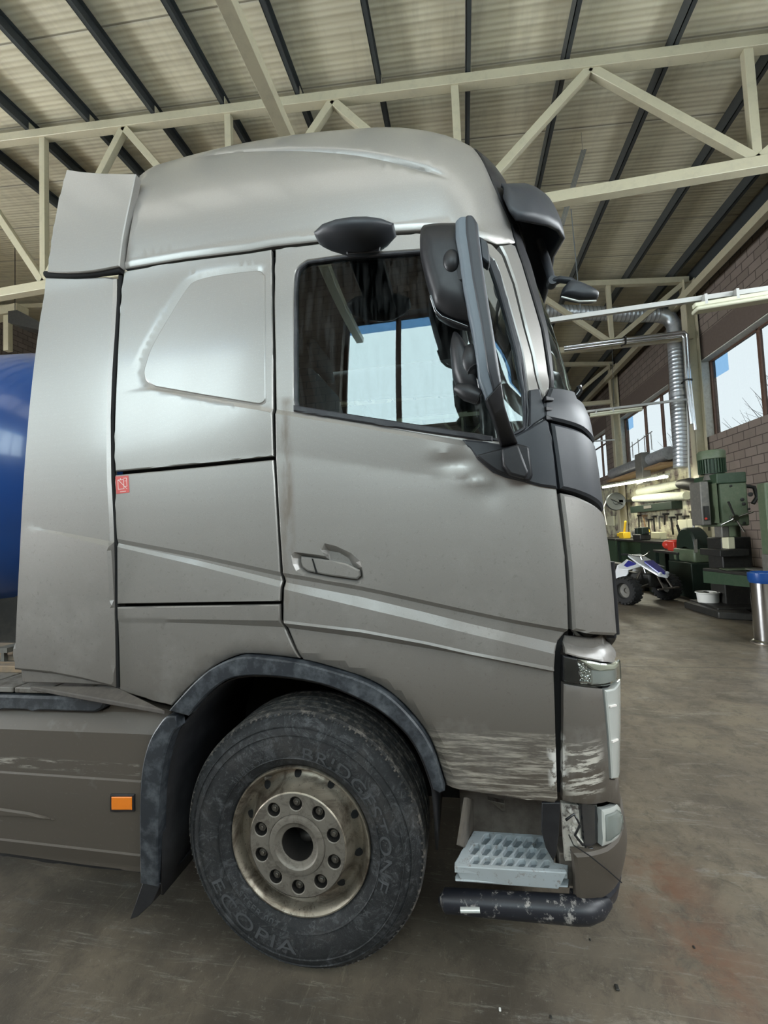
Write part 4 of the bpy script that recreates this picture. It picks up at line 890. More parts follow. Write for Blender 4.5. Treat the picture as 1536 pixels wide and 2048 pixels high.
sb.prism([fa, fb, fc, fd], (0, .02, 0)); q = [Vector((x, y, Zs-.05)) for x, y in tray[:9]]; sb.prism(q, (0, 0, -.006)); cc = sum((Vector((x, y, 0)) for x, y in tray), Vector())/len(tray); MB().prism([Vector((cc.x+(x-cc.x)*.97, cc.y+(y-cc.y)*.97, Zs-.019)) for x, y in tray], (0, 0, -.004)).build('slot_floor', M['step_dark'], step)
sb.build('step_front_edge', M['step'], step, bevel=.006)
bx = MB(); e = at(947, 1600, .30)
bx.box((.68, .30, .42), (1.10, .33, 1.0)); bx.build('step_recess_wall', M['brownmetal'], truck)
MB().prism([at(934, 1595, .05), at(947, 1600, .30), at(947.5, 1661, .30), at(930, 1695, .12), at(919, 1690, .07)], (-.012, 0, 0)).build('step_side_wall', M['brownmetal'], truck)
MB().prism([at(975, 1600, .2), at(1010, 1608, .2), at(1012, 1622, .2), at(1005, 1624, .2)], (0, .03, 0)).build('hinge_bracket', M['steel'], truck, bevel=.003)
MB().prism([at(1084, 1606, .0), at(1121, 1606, .0), at(1118, 1669, .0), at(1112, 1712, .0), at(1107, 1723, .0), at(1092, 1697, .0), at(1083, 1664, .0)], (0, .012, 0)).build('hanging_rubber_flap', M['black'], truck, bevel=.003)
br = MB().prism([at(1122, 1606, .05), at(1164, 1612, .05), at(1170, 1700, .05), at(1146, 1722, .05), at(1130, 1722, .05)], (0, .02, 0))
for x, y in ((1140, 1618), (1150, 1640), (1144, 1658), (1153, 1671), (1160, 1682)): c = at(x, y, .05); br.lathe([(.0, -.02), (.008, -.018), (.012, 0)], tuple(c), 'y', 12)
bk = br.build('exposed_bracket', M['bracket'], truck, bevel=.002)
MB().tube([at(1132, 1640, .03), at(1148, 1628, .02), at(1160, 1650, .02), at(1150, 1670, .02), at(1166, 1690, .03)], .005, 8).tube([at(1160, 1612, .06), at(1172, 1700, .05)], .004, 8).tube([at(1140, 1700, .05), at(1186, 1697, .05)], .004, 8).build('wiring', M['gloss_black'], bk, 60)
MB().box((1.03, .10, .38), (1.10, .20, .50)).box((.70, .09, .38), (1.06, .13, .43)).box((.65, .4, .35), (1.2, 2.1, .6)).build('front_underframe', M['brownmetal'], truck, bevel=.004)

# --- wheel arch
arch_in = [(381, 1429), (416, 1389), (455, 1359), (501, 1349), (571, 1352), (641, 1364), (697, 1384), (757, 1415), (803, 1452), (831, 1487), (852, 1530), (867, 1575)]
ai = cr(arch_in, 4); ao = cr([(342, 1419), (360, 1398)]+arch_out[1:-1]+[(890, 1577)], 4)
fl = panel('wheel_arch_flare', ao+[(880, 1582)]+ai[::-1]+[(360, 1424)], M['flare'], truck, off=.018, thick=.05, edge=.006, rnd_=.006, res=.03)
s_l = cr([(357, 1429), (338, 1430), (321, 1450), (304, 1480), (292, 1523), (287, 1566), (285, 1638), (286.5, 1760)], 4)
s_r = cr([(322, 1767), (321, 1681), (323, 1595), (332, 1523), (348, 1469), (361, 1452)], 4)
panel('rear_arch_strip', s_l+s_r, M['flare'], truck, off=.020, thick=.05, edge=.006, rnd_=.005, res=.03)
lin = MB(); pa = [at(x, y, .03) for x, y in [(322, 1790), (321, 1690), (323, 1600), (333, 1523), (348, 1470)]+ai[::2]+[(872, 1620), (876, 1700)]]
for p in pa: lin.v += [tuple(p), (p.x, .75, p.z)]
for i in range(len(pa)-1): lin.f.append((2*i, 2*i+1, 2*i+3, 2*i+2))
lo = lin.build('wheel_arch_liner', M['black'], truck, 60); sm = lo.modifiers.new('t', 'SOLIDIFY'); sm.thickness = .01
MB().box((-.75, .74, .3), (.66, .78, 1.4)).build('inner_arch_wall', M['gap'], truck)
MB().prism([at(286.5, 1762, .03), at(322, 1767, .03), at(304, 1807, .03), at(275, 1834, .03), at(259, 1840, .03)], (.05, .45, .02)).build('mud_flap', M['black'], truck, bevel=.003)

# --- chassis side skirt
skp = [(-60, 1424), (0, 1425), (186, 1431), (199, 1424), (210, 1406), (216, 1403), (275, 1417), (331, 1431), (318, 1449), (301, 1480), (289, 1523), (283.5, 1566), (282, 1638), (283, 1749), (172, 1736), (0, 1711), (-60, 1703)]
f_sk = Feat(([(-60, 1425), (0, 1427), (331, 1436)], -.05), ([(-60, 1456), (0, 1458), (275, 1469), (331, 1472)], (.0, -.004)), ([(-60, 1538), (0, 1543), (281, 1562)], -.005), ([(-60, 1541), (0, 1546), (281, 1565)], .001),
            ([(-60, 1668), (0, 1676), (281, 1708)], .0), ([(-60, 1671), (0, 1679), (281, 1711)], .005), ([(-60, 1700), (0, 1710), (281, 1740)], -.01))
skirt = panel('chassis_side_skirt', skp, M['skirt'], truck, feats=[f_sk], thick=.03, sharp=24,
              disp=lambda t, w: .012*math.exp(-((w-tw(20, 1625)[1])/.016)**2)*max(0, min(1, (tw(110, 1640)[0]-t)/.3)) if False else 0)
mk = panel('side_marker_lamp', [(226, 1590), (268, 1590), (268, 1617), (226, 1617)], M['lamp_amber'], skirt, off=.013, thick=.015, edge=.005, rnd_=.004)
T_(mk, 'amber side marker lamp')
panel('lamp_surround', [(223, 1587), (271, 1587), (271, 1621), (223, 1621)], M['black'], skirt, off=.010, thick=.008, edge=.003)
pd_ = panel('step_pad', [(-60, 1391), (4, 1393), (200, 1399), (208, 1405), (198, 1421), (184, 1428), (0, 1422), (-60, 1420)], M['flare'], skirt, off=-.012, thick=.05, edge=.01, rnd_=.01)
panel('lower_beam', [(-60, 1706), (0, 1714), (172, 1739), (283, 1752), (284, 1772), (170, 1762), (0, 1738), (-60, 1728)], M['black'], truck, off=-.06, thick=.06)
panel('skirt_blade', [(-60, 1600), (0, 1615), (60, 1624), (112, 1638), (60, 1633), (0, 1630), (-60, 1622)], M['paint'], skirt, off=.010, thick=.01, edge=.006, rnd_=.008)
dk = MB()
for i in range(7): x0 = -2.2+i*.2; dk.box((x0, .02, 1.075), (x0+.185, 2.45, 1.10))
dk.build('deck_planks', M['deck'], truck, bevel=.004)
wd = MB().box((-2.2, .22, 1.10), (-.92, .30, 1.135)).box((-2.2, .42, 1.10), (-1.0, .56, 1.13)); wd.build('timber_on_deck', M['plank'], truck, bevel=.003)
MB().prism([atz(60, 1372, 1.12), atz(230, 1372, 1.12), atz(330, 1420, 1.09), atz(215, 1400, 1.09)], (0, 0, -.02)).build('deck_cover', M['deck_dark'], truck, bevel=.004)
MB().box((-2.4, .82, .62), (1.1, .90, .90)).box((-2.4, 1.60, .62), (1.1, 1.68, .90)).box((-2.2, .06, .40), (-.75, .75, 1.0)).box((-.3, .5, .42), (.3, 2.0, .56)).build('chassis_frame', M['dark_steel'], truck, bevel=.006)

# --- cab closing walls, far side, interior
MB().box((-.79, .10, 1.1), (-.76, 2.40, 3.35)).build('cab_rear_wall', M['paint'], truck)
def farp(t, w): p = PB(t, w); return Vector((p.x, 2.5-p.y, p.z))
fs_ = MB(); nt_, nw_ = 24, 20; wz = totw([(590, 820), (590, 520), (1040, 520), (1040, 860)])
ts = [-.8, -.5, -.2, .06, .2, .35, .5, .65, .8, .95, 1.0, 1.06, 1.1]; wsz = [.65, 1.0, 1.3, 1.6, 1.9, 2.05, 2.2, 2.3, 2.5, 2.7, 2.88, 3.03]
for t in ts:
    for w in wsz: fs_.v.append(tuple(farp(t, w)))
for i in range(len(ts)-1):
    for j in range(len(wsz)-1):
        if .05 < (ts[i]+ts[i+1])/2 < .96 and 2.2 < (wsz[j]+wsz[j+1])/2 < 2.88: continue
        if ts[i+1] < .66 and wsz[j+1] < 1.31 and ts[i] > -.55: continue
        b = i*len(wsz)+j; fs_.f.append((b, b+1, b+len(wsz)+1, b+len(wsz)))
fo = fs_.build('far_side_body', M['paint'], truck, 40); sm = fo.modifiers.new('t', 'SOLIDIFY'); sm.thickness = .03
panel('far_door_window', [(.05, 2.2), (.96, 2.2), (.96, 2.88), (.05, 2.88)], M['cab_glass'], truck, surf=farp, tws=True, thick=0, edge=0, res=.2)
it = MB().box((-.76, .12, 1.55), (1.0, 2.38, 1.6)).box((-.76, .10, 1.6), (-.72, 2.40, 3.4)).box((-.76, .2, 3.35), (.8, 2.3, 3.4)); it.build('cab_interior', M['interior'], truck)
ds = MB().prism([(.98, .2, 1.6), (.98, .2, 2.12), (.86, .2, 2.16), (.70, .2, 2.02), (.72, .2, 1.6)], (0, 2.1, 0)); ds.build('dashboard', M['interior'], truck, bevel=.02)
for yy in (.32, 1.62):
    s = MB().box((.02, yy, 1.9), (.50, yy+.52, 2.02)); s.prism([(.04, yy+.02, 2.0), (.16, yy+.02, 2.0), (.02, yy+.02, 2.62), (-.08, yy+.02, 2.62)], (0, .48, 0)); s.prism([(-.02, yy+.12, 2.64), (.04, yy+.12, 2.64), (0, yy+.12, 2.82), (-.06, yy+.12, 2.82)], (0, .28, 0)); s.box((.1, yy+.1, 1.6), (.4, yy+.42, 1.92))
    s.build('cab_seat', M['seat'], truck, bevel=.03)
sw = MB(); c0 = Vector((.62, 1.86, 2.22)); ring = []
for k in range(33): a = 2*pi*k/32; ring.append(c0+Vector((-sin(a)*.0+cos(a)*.10, sin(a)*.225, cos(a)*.20)))
sw.tube(ring, .016, 8, False); sw.tube([c0+Vector((.1, 0, -.15)), c0], .03, 8); sw.beam(c0+Vector((0, -.21, 0)), c0+Vector((0, .21, 0)), .02, .05); sw.build('steering_wheel', M['interior'], truck, 60)

# --- mirrors
Ya = -.24
arm = MB(); lft = [(911, 470), (919, 520), (927, 575), (936, 620), (945, 663), (952, 712), (958, 761), (972, 800), (985, 831), (994, 860), (1003, 890)]
rgt = [(958, 466), (962, 500), (967, 540), (974, 585), (981, 628), (989, 676), (996, 720), (1003, 765), (1010, 812), (1022, 850), (1036, 886)]
yy = [Ya]*7+[-.22, -.18, -.12, -.05]
top = [at(910, 442, Ya), at(917, 437, Ya), at(932, 435, Ya), at(946, 435, Ya), at(956, 450, Ya)]
R_ = [at(*p, y) for p, y in zip(rgt, yy)]; L2 = [at(*p, y) for p, y in zip(lft, yy)]
k = 7
def slab(L, R, th, up_=None):
    m = MB(); n = len(L)
    for l, r in zip(L, R):
        d = (r-l).normalized()*.008; m.v += [tuple(l), tuple(l+d+Vector((0, -.008, 0))), tuple(r-d+Vector((0, -.008, 0))), tuple(r), tuple(r+Vector((0, th, 0))), tuple(l+Vector((0, th, 0)))]
    for i in range(n-1):
        for j in range(6): m.f.append((i*6+j, i*6+(j+1) % 6, i*6+6+(j+1) % 6, i*6+6+j))
    m.f.append(tuple(range(6))); m.f.append(tuple(range(n*6-6, n*6))[::-1]); return m
Lu = [at(918, 436, Ya), at(911, 443, Ya)]+L2[:8]; Ru = [at(948, 435, Ya), at(956, 448, Ya)]+R_[:8]
ar = slab(Lu, Ru, .05).build('mirror_arm', M['arm_grey'], truck, bevel=.004)
T_(ar, 'blue grey arm carrying the door mirrors')
slab(L2[7:], R_[7:], .05).build('arm_lower_section', M['black'], ar, bevel=.004)
slab([at(933, 575, Ya-.006), at(943, 640, Ya-.006), at(957, 700, Ya-.006), at(972, 735, Ya-.006)], [at(950, 612, Ya-.006), at(964, 660, Ya-.006), at(976, 700, Ya-.006), at(994, 718, Ya-.006)], .01)
slab([l.lerp(r, .42)+Vector((0, -.006, 0)) for l, r in zip(Lu, Ru)], [l.lerp(r, .97)+Vector((0, -.004, 0)) for l, r in zip(Lu, Ru)], .02).build('arm_side_face', M['charcoal'], ar, bevel=.003)
MB().prism([at(958, 470, Ya+.05), at(975, 482, Ya+.05), at(981, 520, Ya+.05), at(976, 527, Ya+.05), at(962, 515, Ya+.05)], (0, .05, 0)).build('arm_inner_bracket', M['charcoal'], ar, bevel=.006)
ft = MB(); fo_ = [(952, 910), (1003, 896), (1034, 886), (1058, 893), (1066, 950), (1060, 962), (1050, 962), (1018, 952), (992, 942), (968, 925)]
ft.prism([at(*p, -.035) for p in fo_], (0, .05, 0)); ft.prism([at(*p, -.075) for p in [(1003, 897), (1036, 888), (1058, 945), (1052, 957), (1020, 948), (1006, 930)]], (0, .06, 0)); ft.build('mirror_foot', M['black'], ar, bevel=.008)
def shell(name, outline, yc, thick, mat, bulge=.3, par=None, cap=.8):
    """rounded housing: the outline is its widest section, shrinking towards both faces"""
    P = [at(*p, yc) for p in outline]; c = sum(P, Vector())/len(P); m = MB(); n = len(P)
    prof = [(0.0, -.5), (.45, -.5), (cap, -.44), (.95, -.28), (1, -.05), (1, .15), (.95, .38), (.8, .5), (0, .5)]
    for s, h in prof:
        for p in P: q = c+(p-c)*max(s, .001); m.v.append((q.x, yc+h*thick, q.z))
    for j in range(len(prof)-1):
        for i in range(n): m.f.append((j*n+i, j*n+(i+1) % n, (j+1)*n+(i+1) % n, (j+1)*n+i))
    return m.build(name, mat, par, 50)
o1 = cr([(841, 515), (840, 480), (844, 465), (855, 459.5), (896, 457), (930, 464), (945, 520), (955, 600), (948, 650), (936, 653), (905, 646), (883, 634), (870, 622), (861, 592), (850, 555)], 3)[:-1]
mh = shell('main_mirror_housing', o1, -.145, .15, M['black'], par=ar)
T_(mh, 'large black housing of the main door mirror')
MB().sphere(tuple(at(903, 523, -.215)), (.030, .022, .042)).build('mirror_ball_joint', M['black'], ar, 60)
MB().prism([at(900, 510, -.22), at(925, 500, -.23), at(932, 560, -.23), at(905, 570, -.21)], (0, .06, 0)).build('mirror_clamp', M['black'], ar, bevel=.01)
MB().tube([at(862, 592, -.17), at(872, 622, -.17), at(884, 634, -.17), at(936, 654, -.17)], .007, 8).build('mirror_rim', M['gloss_black'], ar, 60)
o2 = cr([(900, 700), (905, 671), (916, 672), (935, 700), (948, 730), (956, 765), (962, 795), (958, 805), (936, 799), (918, 783), (905, 752)], 3)
mw = shell('wide_angle_mirror_housing', o2, -.14, .13, M['black'], par=ar, cap=.72)
MB().sphere(tuple(at(942, 722, -.19)), (.035, .03, .06)).build('wide_mirror_joint', M['black'], ar, 60)
MB().tube([at(915, 776, -.17), at(936, 785, -.19), at(958, 795, -.19)], [.02, .032, .026], 12).build('wide_mirror_nose', M['black'], ar, 60)
MB().tube([at(940, 730, -.16), at(952, 745, -.2)], .03, 12).build('wide_mirror_stalk', M['black'], ar, 60)
# kerb mirror above the door
km = thing('kerb_mirror_part', (0, 0, 0), None, None); bpy.data.objects.remove(km)
kc = at(711, 470, -.16); kp = at(636, 474, -.16); L = (at(789, 458, -.16)-kp)
kmesh = MB(); nn = 18
prof = [(634, 474, 480), (641, 466, 487), (655, 461, 491), (685, 456, 497), (715, 452, 499), (742, 450, 495), (768, 451, 482), (785, 452.5, 471), (790, 457, 463)]
for x, yt, yb in prof:
    a, b = at(x, yt, -.16), at(x+ (0), yb, -.16); c = (a+b)/2; hh = (a-b).length/2; wdt = .095*max(.15, 1-((x-712)/80)**2)**.5
    for j in range(nn): an = 2*pi*j/nn; kmesh.v.append((c.x, c.y+wdt*cos(an), c.z+hh*sin(an)))
for i in range(len(prof)-1):
    for j in range(nn): kmesh.f.append((i*nn+j, i*nn+(j+1) % nn, (i+1)*nn+(j+1) % nn, (i+1)*nn+j))
kmesh.f.append(tuple(range(nn))); kmesh.f.append(tuple(range((len(prof)-1)*nn, len(prof)*nn))[::-1])
ko = kmesh.build('kerb_mirror_housing', M['charcoal'], truck, 50); T_(ko, 'black kerb mirror bowl above the door window')
kg = MB()
for x, yt, yb in prof[1:-1]: pass
m_ = MB(); m_.add([at(x, y, Y) for Y in (-.14, .07) for x, y in ((690, 488), (762, 486), (760, 505), (693, 510))], [(0, 1, 2, 3), (7, 6, 5, 4), (0, 4, 5, 1), (1, 5, 6, 2), (2, 6, 7, 3), (3, 7, 4, 0)]); m_.build('kerb_mirror_mount', M['black'], ko, bevel=.006)

# front mirror hanging from the visor bracket
fm = MB(); p0 = at(1104, 565, .44)
MB().lathe([(0, -.025), (.021, -.025), (.024, -.015), (.024, .02), (0, .02)], tuple(p0), 'y', 20).build('front_mirror_pivot', M['charcoal'], truck, 50)
MB().tube([p0+Vector((0, 0, .0)), at(1120, 559, .42), at(1142, 562, .40), at(1162, 572, .39)], [.024, .022, .021, .014], 12, flat=.7).build('front_mirror_arm', M['charcoal'], truck, 60)
o3 = cr([(1121, 590), (1126, 577), (1138, 565), (1152, 566), (1172, 574), (1190, 583), (1197, 590), (1192, 600), (1176, 602), (1158, 601), (1138, 597), (1125, 594)], 3)
fmh = shell('front_mirror_housing', o3, .40, .075, M['charcoal'], par=truck); T_(fmh, 'front mirror housing out ahead of the visor')
MB().tube([at(1123, 594, .34), at(1158, 603, .32), at(1192, 602, .34)], .005, 8).build('front_mirror_rim', M['lamp_silver'], fmh, 60)
wp = MB().tube([at(1152, 792, .35), at(1160, 782, .35), at(1158, 772, .35)], .012, 8).build('wiper_pivot', M['gloss_black'], truck, 60)

# --- front wheel
ZC = .504
wheel = MB().lathe([(.300, .045), (.318, .020), (.36, .006), (.41, .002), (.45, .006), (.478, .018), (.495, .034), (.503, .040), (.506, .048), (.515, .055)], (0, 0, ZC), 'y', 96).build('front_wheel', M['tyre'], truck, 40)
T_(wheel, 'large black tyre with dusty pale rim')
tr = MB(); gp = [(.512, .050), (.520, .058), (.521, .075)]
for g in (.10, .155, .205, .26): gp += [(.522, g-.007), (.510, g-.005), (.510, g+.005), (.522, g+.007)]
gp += [(.521, .29), (.515, .31), (.500, .325), (.46, .355), (.38, .36), (.30, .33)]
tr.lathe(gp, (0, 0, ZC), 'y', 96); sip = tr
for k in range(120):
    a = 2*pi*k/120; c, s = cos(a), sin(a)
    sip.beam((.506*c, .043, ZC+.506*s), (.515*c, .058, ZC+.515*s), .008, .004)
tr.build('tyre_tread', M['tread'], wheel, 30)
for r_, h_ in ((.47, .012), (.44, .0035), (.345, .0075)):
    MB().lathe([(r_-.003, h_+.004), (r_, h_-.003), (r_+.003, h_+.004)], (0, 0, ZC), 'y', 96).build('sidewall_ring', M['tyre'], wheel, 40)
rim = MB().lathe([(.262, .20), (.270, .10), (.276, .065), (.282, .045), (.288, .034), (.294, .028), (.299, .028), (.302, .034), (.301, .05), (.297, .07)], (0, 0, ZC), 'y', 96).build('wheel_rim', M['rim'], wheel, 35)
ds_ = MB().lathe([(.276, .072), (.268, .088), (.258, .094), (.246, .091), (.234, .078), (.222, .055), (.213, .032), (.210, .020), (.209, .012), (.205, .008)], (0, 0, ZC), 'y', 96).build('wheel_dish', M['rim'], wheel, 35)
# disc face with ten nut pockets
HP = lambda t, w: Vector((t, .008, ZC+w))
circ = lambda r, cx=0, cy=0, n=48: [(cx+r*cos(2*pi*k/n), cy+r*sin(2*pi*k/n)) for k in range(n)]
nut_c = [(.1640*cos(RD(90+36*k)), .1640*sin(RD(90+36*k))) for k in range(10)]
panel('wheel_disc', circ(.206, n=80), M['disc'], wheel, holes=[circ(.119, n=60)]+[circ(.0275, x, y, 24) for x, y in nut_c], surf=HP, tws=True, thick=.03, edge=.003, rnd_=.002, res=.03)
MB().lathe([(.067, .016), (.067, .15), (.0, .15)], (0, 0, ZC), 'y', 48).build('hub_bore', M['dark_steel2'], wheel)
MB().lathe([(.119, .010), (.117, .002), (.112, .000), (.094, .0), (.090, .003), (.086, .007), (.076, .009), (.069, .012), (.067, .018)], (0, 0, ZC), 'y', 64).build('hub_ring', M['disc'], wheel, 35)
hb = MB().sphere((-.034, .13, ZC+.02), (.030, .03, .036)).sphere((.028, .13, ZC+.026), (.034, .03, .032)).sphere((.008, .13, ZC-.036), (.042, .03, .026)); hb.build('hub_cap_castings', M['dark_steel'], wheel, 60)
for x, y in nut_c: MB().lathe([(.0272, .011), (.0272, .036), (0, .036)], (x, .0, ZC+y), 'y', 24).build('nut_pocket', M['dark_steel2'], wheel)
for k, (x, y) in enumerate(nut_c):
    MB().lathe([(0, .014), (.007, .014), (.009, .017), (.009, .021), (.010, .022), (.0155, .022), (.017, .026), (.017, .036)], (x, 0, ZC+y), 'y', 6 if False else 12, a0=k*.5, a1=k*.5+2*pi).build('wheel_nut', M['steel'], wheel, 30)
vh = MB()
for k in range(10):
    a = RD(90+18+36*k-14); r = .2445; c, s = cos(a), sin(a); p = Vector((r*c, .086, ZC+r*s)); n = Vector((.42*c, -.9, .42*s)).normalized(); q = p-n*.001
    u = Vector((-s, 0, c)); v = n.cross(u); ringp = [q+u*(.0145*cos(2*pi*j/20))+v*(.0175*sin(2*pi*j/20))+n*.006 for j in range(20)]
    MB().prism(ringp, -n*.02).build('vent_hole', M['gap'], wheel, 40)

MB().tube([(-.13, .06, ZC+.235), (-.14, .03, ZC+.245)], .006, 8).build('tyre_valve', M['steel'], wheel, 60)
def ring_text(txt, r, h, a_start, a_end, y, name, flip=False, ex=.0014):
    c = bpy.data.curves.new('t', 'FONT'); c.body = txt; c.size = 1; c.extrude = 0; c.align_x = 'LEFT'; c.space_character = 1.1
    o = bpy.data.objects.new('t', c); COL.objects.link(o); dg = bpy.context.evaluated_depsgraph_get(); me = bpy.data.meshes.new_from_object(o.evaluated_get(dg)); bpy.data.objects.remove(o)
    xs = [v.co.x for v in me.vertices]; x0, x1 = min(xs), max(xs); bm = bmesh.new(); bm.from_mesh(me)
    for v in bm.verts:
        k = (v.co.x-x0)/(x1-x0); a = RD(a_start+(a_end-a_start)*k); rr = r+(v.co.y/.72)*h if not flip else r-(v.co.y/.72)*h+h
        v.co = Vector((rr*cos(a), y(rr), ZC+rr*sin(a)))
    rr_ = bmesh.ops.extrude_face_region(bm, geom=bm.faces[:])
    for v in rr_['geom']:
        if isinstance(v, bmesh.types.BMVert): v.co.y -= ex
    bm.to_mesh(me); bm.free(); me.materials.clear(); me.materials.append(M['tyre_text']); o = bpy.data.objects.new(name, me); COL.objects.link(o); o.parent = wheel; return o
tyy = lambda r: lerp_tab([(.300, .045), (.318, .020), (.36, .006), (.41, .002), (.45, .006), (.478, .018)], r)-.0004
ring_text('BRIDGESTONE', .345, .052, 84, -22, tyy, 'sidewall_lettering')
ring_text('R-STEER 002', .327, .020, 212, 254, tyy, 'sidewall_small_lettering', flip=True)
ring_text('ECOPIA', .372, .050, 205, 268, tyy, 'sidewall_model_lettering', flip=True)
ring_text('315/70 R 22.5', .345, .022, 140, 108, tyy, 'sidewall_size_lettering')

# ------------------------------------------------------------------ blue tank behind the cab
tk = thing('blue_tank', (-2.2, 1.25, 1.0), 'blue cylindrical tank standing behind the cab', 'tank')
MB().lathe([(0, .62), (.35, .58), (.65, .44), (.88, .20), (.98, -.1), (1.0, -.4), (1.0, -4.5)], (0, 0, 1.27), 'x', 48).build('tank_shell', M['blue'], tk, 60)
MB().box((-4, -.5, .12), (.0, -.4, .45)).box((-4, .4, .12), (.0, .5, .45)).box((-.6, -.7, .12), (-.5, .7, .6)).build('tank_cradle', M['machine'], tk)
jb = MB().box(tuple(at(-10, 1296, .35)), tuple(at(14, 1306, .35)+Vector((0, .12, 0)))).box(tuple(at(2, 1306, .40)), tuple(at(8, 1335, .40)+Vector((0, .02, 0)))); tag(jb.build('coupling_bracket', M['greymetal']), 'small grey bracket standing on the deck behind the cab', 'bracket')

# ------------------------------------------------------------------ along the block wall
def bar3(x0, y0, x1, y1, X, X2=None): return atx(x0, y0, X), atx(x1, y1, X2 or X)
lt = thing('lit_strip_light', (6.2, 13.8, 3.07), 'lit row of three fluorescent tubes over the workbench', 'strip light')
a, b = atx(1205, 975, 6.2), atx(1336, 953, 6.2); o_ = Vector((6.2, 13.8, 3.07))
for k in range(3):
    p, q = a.lerp(b, k/3+.012), a.lerp(b, (k+1)/3-.012); MB().tube([p-o_, q-o_], .035, 8).build('fluorescent_tube', M['tube'], lt, 60)
MB().beam(a-o_+Vector((0, 0, .06)), b-o_+Vector((0, 0, .06)), .10, .05).build('light_channel', M['fixture'], lt)
area('workbench_strip_light', tuple((a+b)/2+Vector((0, 0, -.06))), (0, 0, 0), .12, 5.4, 75, (1, .97, .78))
y1, y2 = 11.5, 17.2
du = thing('wall_duct', (6.75, 14.3, 3.75), 'galvanised duct lying along the wall above the strip light', 'duct'); MB().tube([(0, -2.1, 0), (0, 2.8, .0)], .2, 14).build('duct_run', M['galv'], du, 60)
MB().box((-.30, -.9, -.75), (-.05, -.35, .25)).build('duct_drop', M['greymetal'], du, bevel=.01); MB().box((-.25, -2.1, -.34), (.3, 2.8, -.26)).build('duct_shelf', M['wood'], du)
for k in range(4): MB().beam((-.25, -1.6+.5*k, .2), (-.25, -1.6+.5*k, .75), .02, .02).build('rail_post', M['rail'], du)
MB().beam((-.25, -1.7, .75), (-.25, .1, .6), .02, .02).build('guard_rail', M['rail'], du)
for (xa, ya, xb, yb, r, n_, lb) in ((1278, 984, 1362, 968, .15, 'upper', 'upper pale wrapped pipe ending in a black elbow'), (1270, 998, 1374, 991, .15, 'lower', 'lower pale wrapped pipe below the black elbow')):
    a, b = bar3(xa, ya, xb, yb, 7.09); tag(MB().tube([a, a.lerp(b, .3), a.lerp(b, .7), b], [r*.8, r, r*.95, r*.8], 14).build('wrapped_pipe', M['cloth'], smooth=60), lb, 'pipe', 'pale wrapped pipes on the wall')
a, b = atx(1360, 968, 6.6), atx(1402, 972, 6.6); tag(MB().tube([a, a.lerp(b, .5)+Vector((0, 0, .02)), b], [.12, .17, .16], 16).build('black_elbow_hose', M['machine'], smooth=60), 'thick black hose end poking toward the green drilling machine', 'hose')
hr = thing('hose_reel', tuple(atx(1231, 1003, 6.6)), 'grey hose reel mounted on the wall near the far window', 'hose reel')
MB().lathe([(.0, -.08), (.10, -.09), (.12, -.05), (.26, -.05), (.33, -.09), (.35, -.06), (.35, .04), (.33, .08), (.2, .06)], (0, 0, 0), 'y', 32).build('reel_drum', M['purlin'], hr, 40); MB().box((-.05, -.05, -.05), (.65, .05, .05)).build('wall_bracket', M['machine'], hr); MB().beam((-.2, -.11, .12), (.2, -.11, -.12), .07, .02).build('reel_crossbar', M['machine'], hr)
MB().tube([(-.30, 0, .1), (-.45, 0, -.2), (-.38, 0, -.9)], .02, 8).build('hanging_hose', M['white'], hr, 60)
tr_ = thing('tool_rack', tuple(atx(1308, 1015, 7.09)), 'dark green tool rack on the wall under the wrapped pipes', 'rack')
MB().box((-.15, -1.6, -.12), (.15, 1.7, .12)).build('rack_box', M['darkgreen'], tr_, bevel=.01); MB().box((-.17, -.2, -.02), (-.15, .4, .08)).build('rack_label', M['greymetal'], tr_)
rnd.seed(11)
NTH = ['nearest the drilling machine', 'second from the drilling machine', 'third from the drilling machine', 'fourth from the drilling machine', 'fifth from the drilling machine', 'sixth from the drilling machine', 'sixth from the hose reel', 'fifth from the hose reel', 'fourth from the hose reel', 'third from the hose reel', 'second from the hose reel', 'nearest the hose reel']
for i in range(12):
    y = 11.2+i*.42; L = rnd.uniform(.25, .7); zt = 2.02-rnd.uniform(0, .2); t = rnd.choice(['machine', 'greymetal', 'wood', 'steel', 'dark_steel'])
    m = MB().beam((7.14, y, zt), (7.14, y+rnd.uniform(-.08, .08), zt-L), .05, .03); m.box((7.10, y-.07, zt-.02), (7.26, y+.07, zt+.04)); tag(m.build('hanging_tool', M[t], bevel=.004), 'hand tool hanging on the pale wall, '+NTH[i], 'tool', 'tools hanging behind the workbench')
def bench(y0, y1, lab, mat, top=.92, x0=6.0, x1=7.1):
    t = thing('workbench', ((x0+x1)/2, (y0+y1)/2, 0), lab, 'workbench', 'green workbenches along the wall'); h = (y1-y0)/2; w = (x1-x0)/2
    MB().box((-w, -h, top-.06), (w, h, top)).build('bench_top', M['machine'], t, bevel=.01)
    for sx in (-w+.06, w-.06):
        for sy in (-h+.06, h-.06): MB().box((sx-.04, sy-.04, 0), (sx+.04, sy+.04, top-.06)).build('leg', mat, t)
    MB().box((-w+.1, -h+.1, .25), (w-.02, -h+(y1-y0)*.5, top-.07)).build('drawer_cabinet', mat, t, bevel=.01); MB().box((-w+.02, -h+.1, .12), (w, h-.1, .16)).build('lower_shelf', M['machine'], t)
    return t
bench(15.0, 17.6, 'green workbench beside the hose reel', M['green'], 1.2); bench(11.15, 14.9, 'dark green workbench under the tool rack', M['darkgreen'], 1.2); bench(9.75, 11.1, 'dark green workbench with the red hoist on top', M['darkgreen'], 1.0, 5.7)
def small(name, mb, mat, lab, cat, group=None, **k): return tag(mb.build(name, mat, **k), lab, cat, group)
def P3(x, y, X=6.4): return atx(x, y, X)
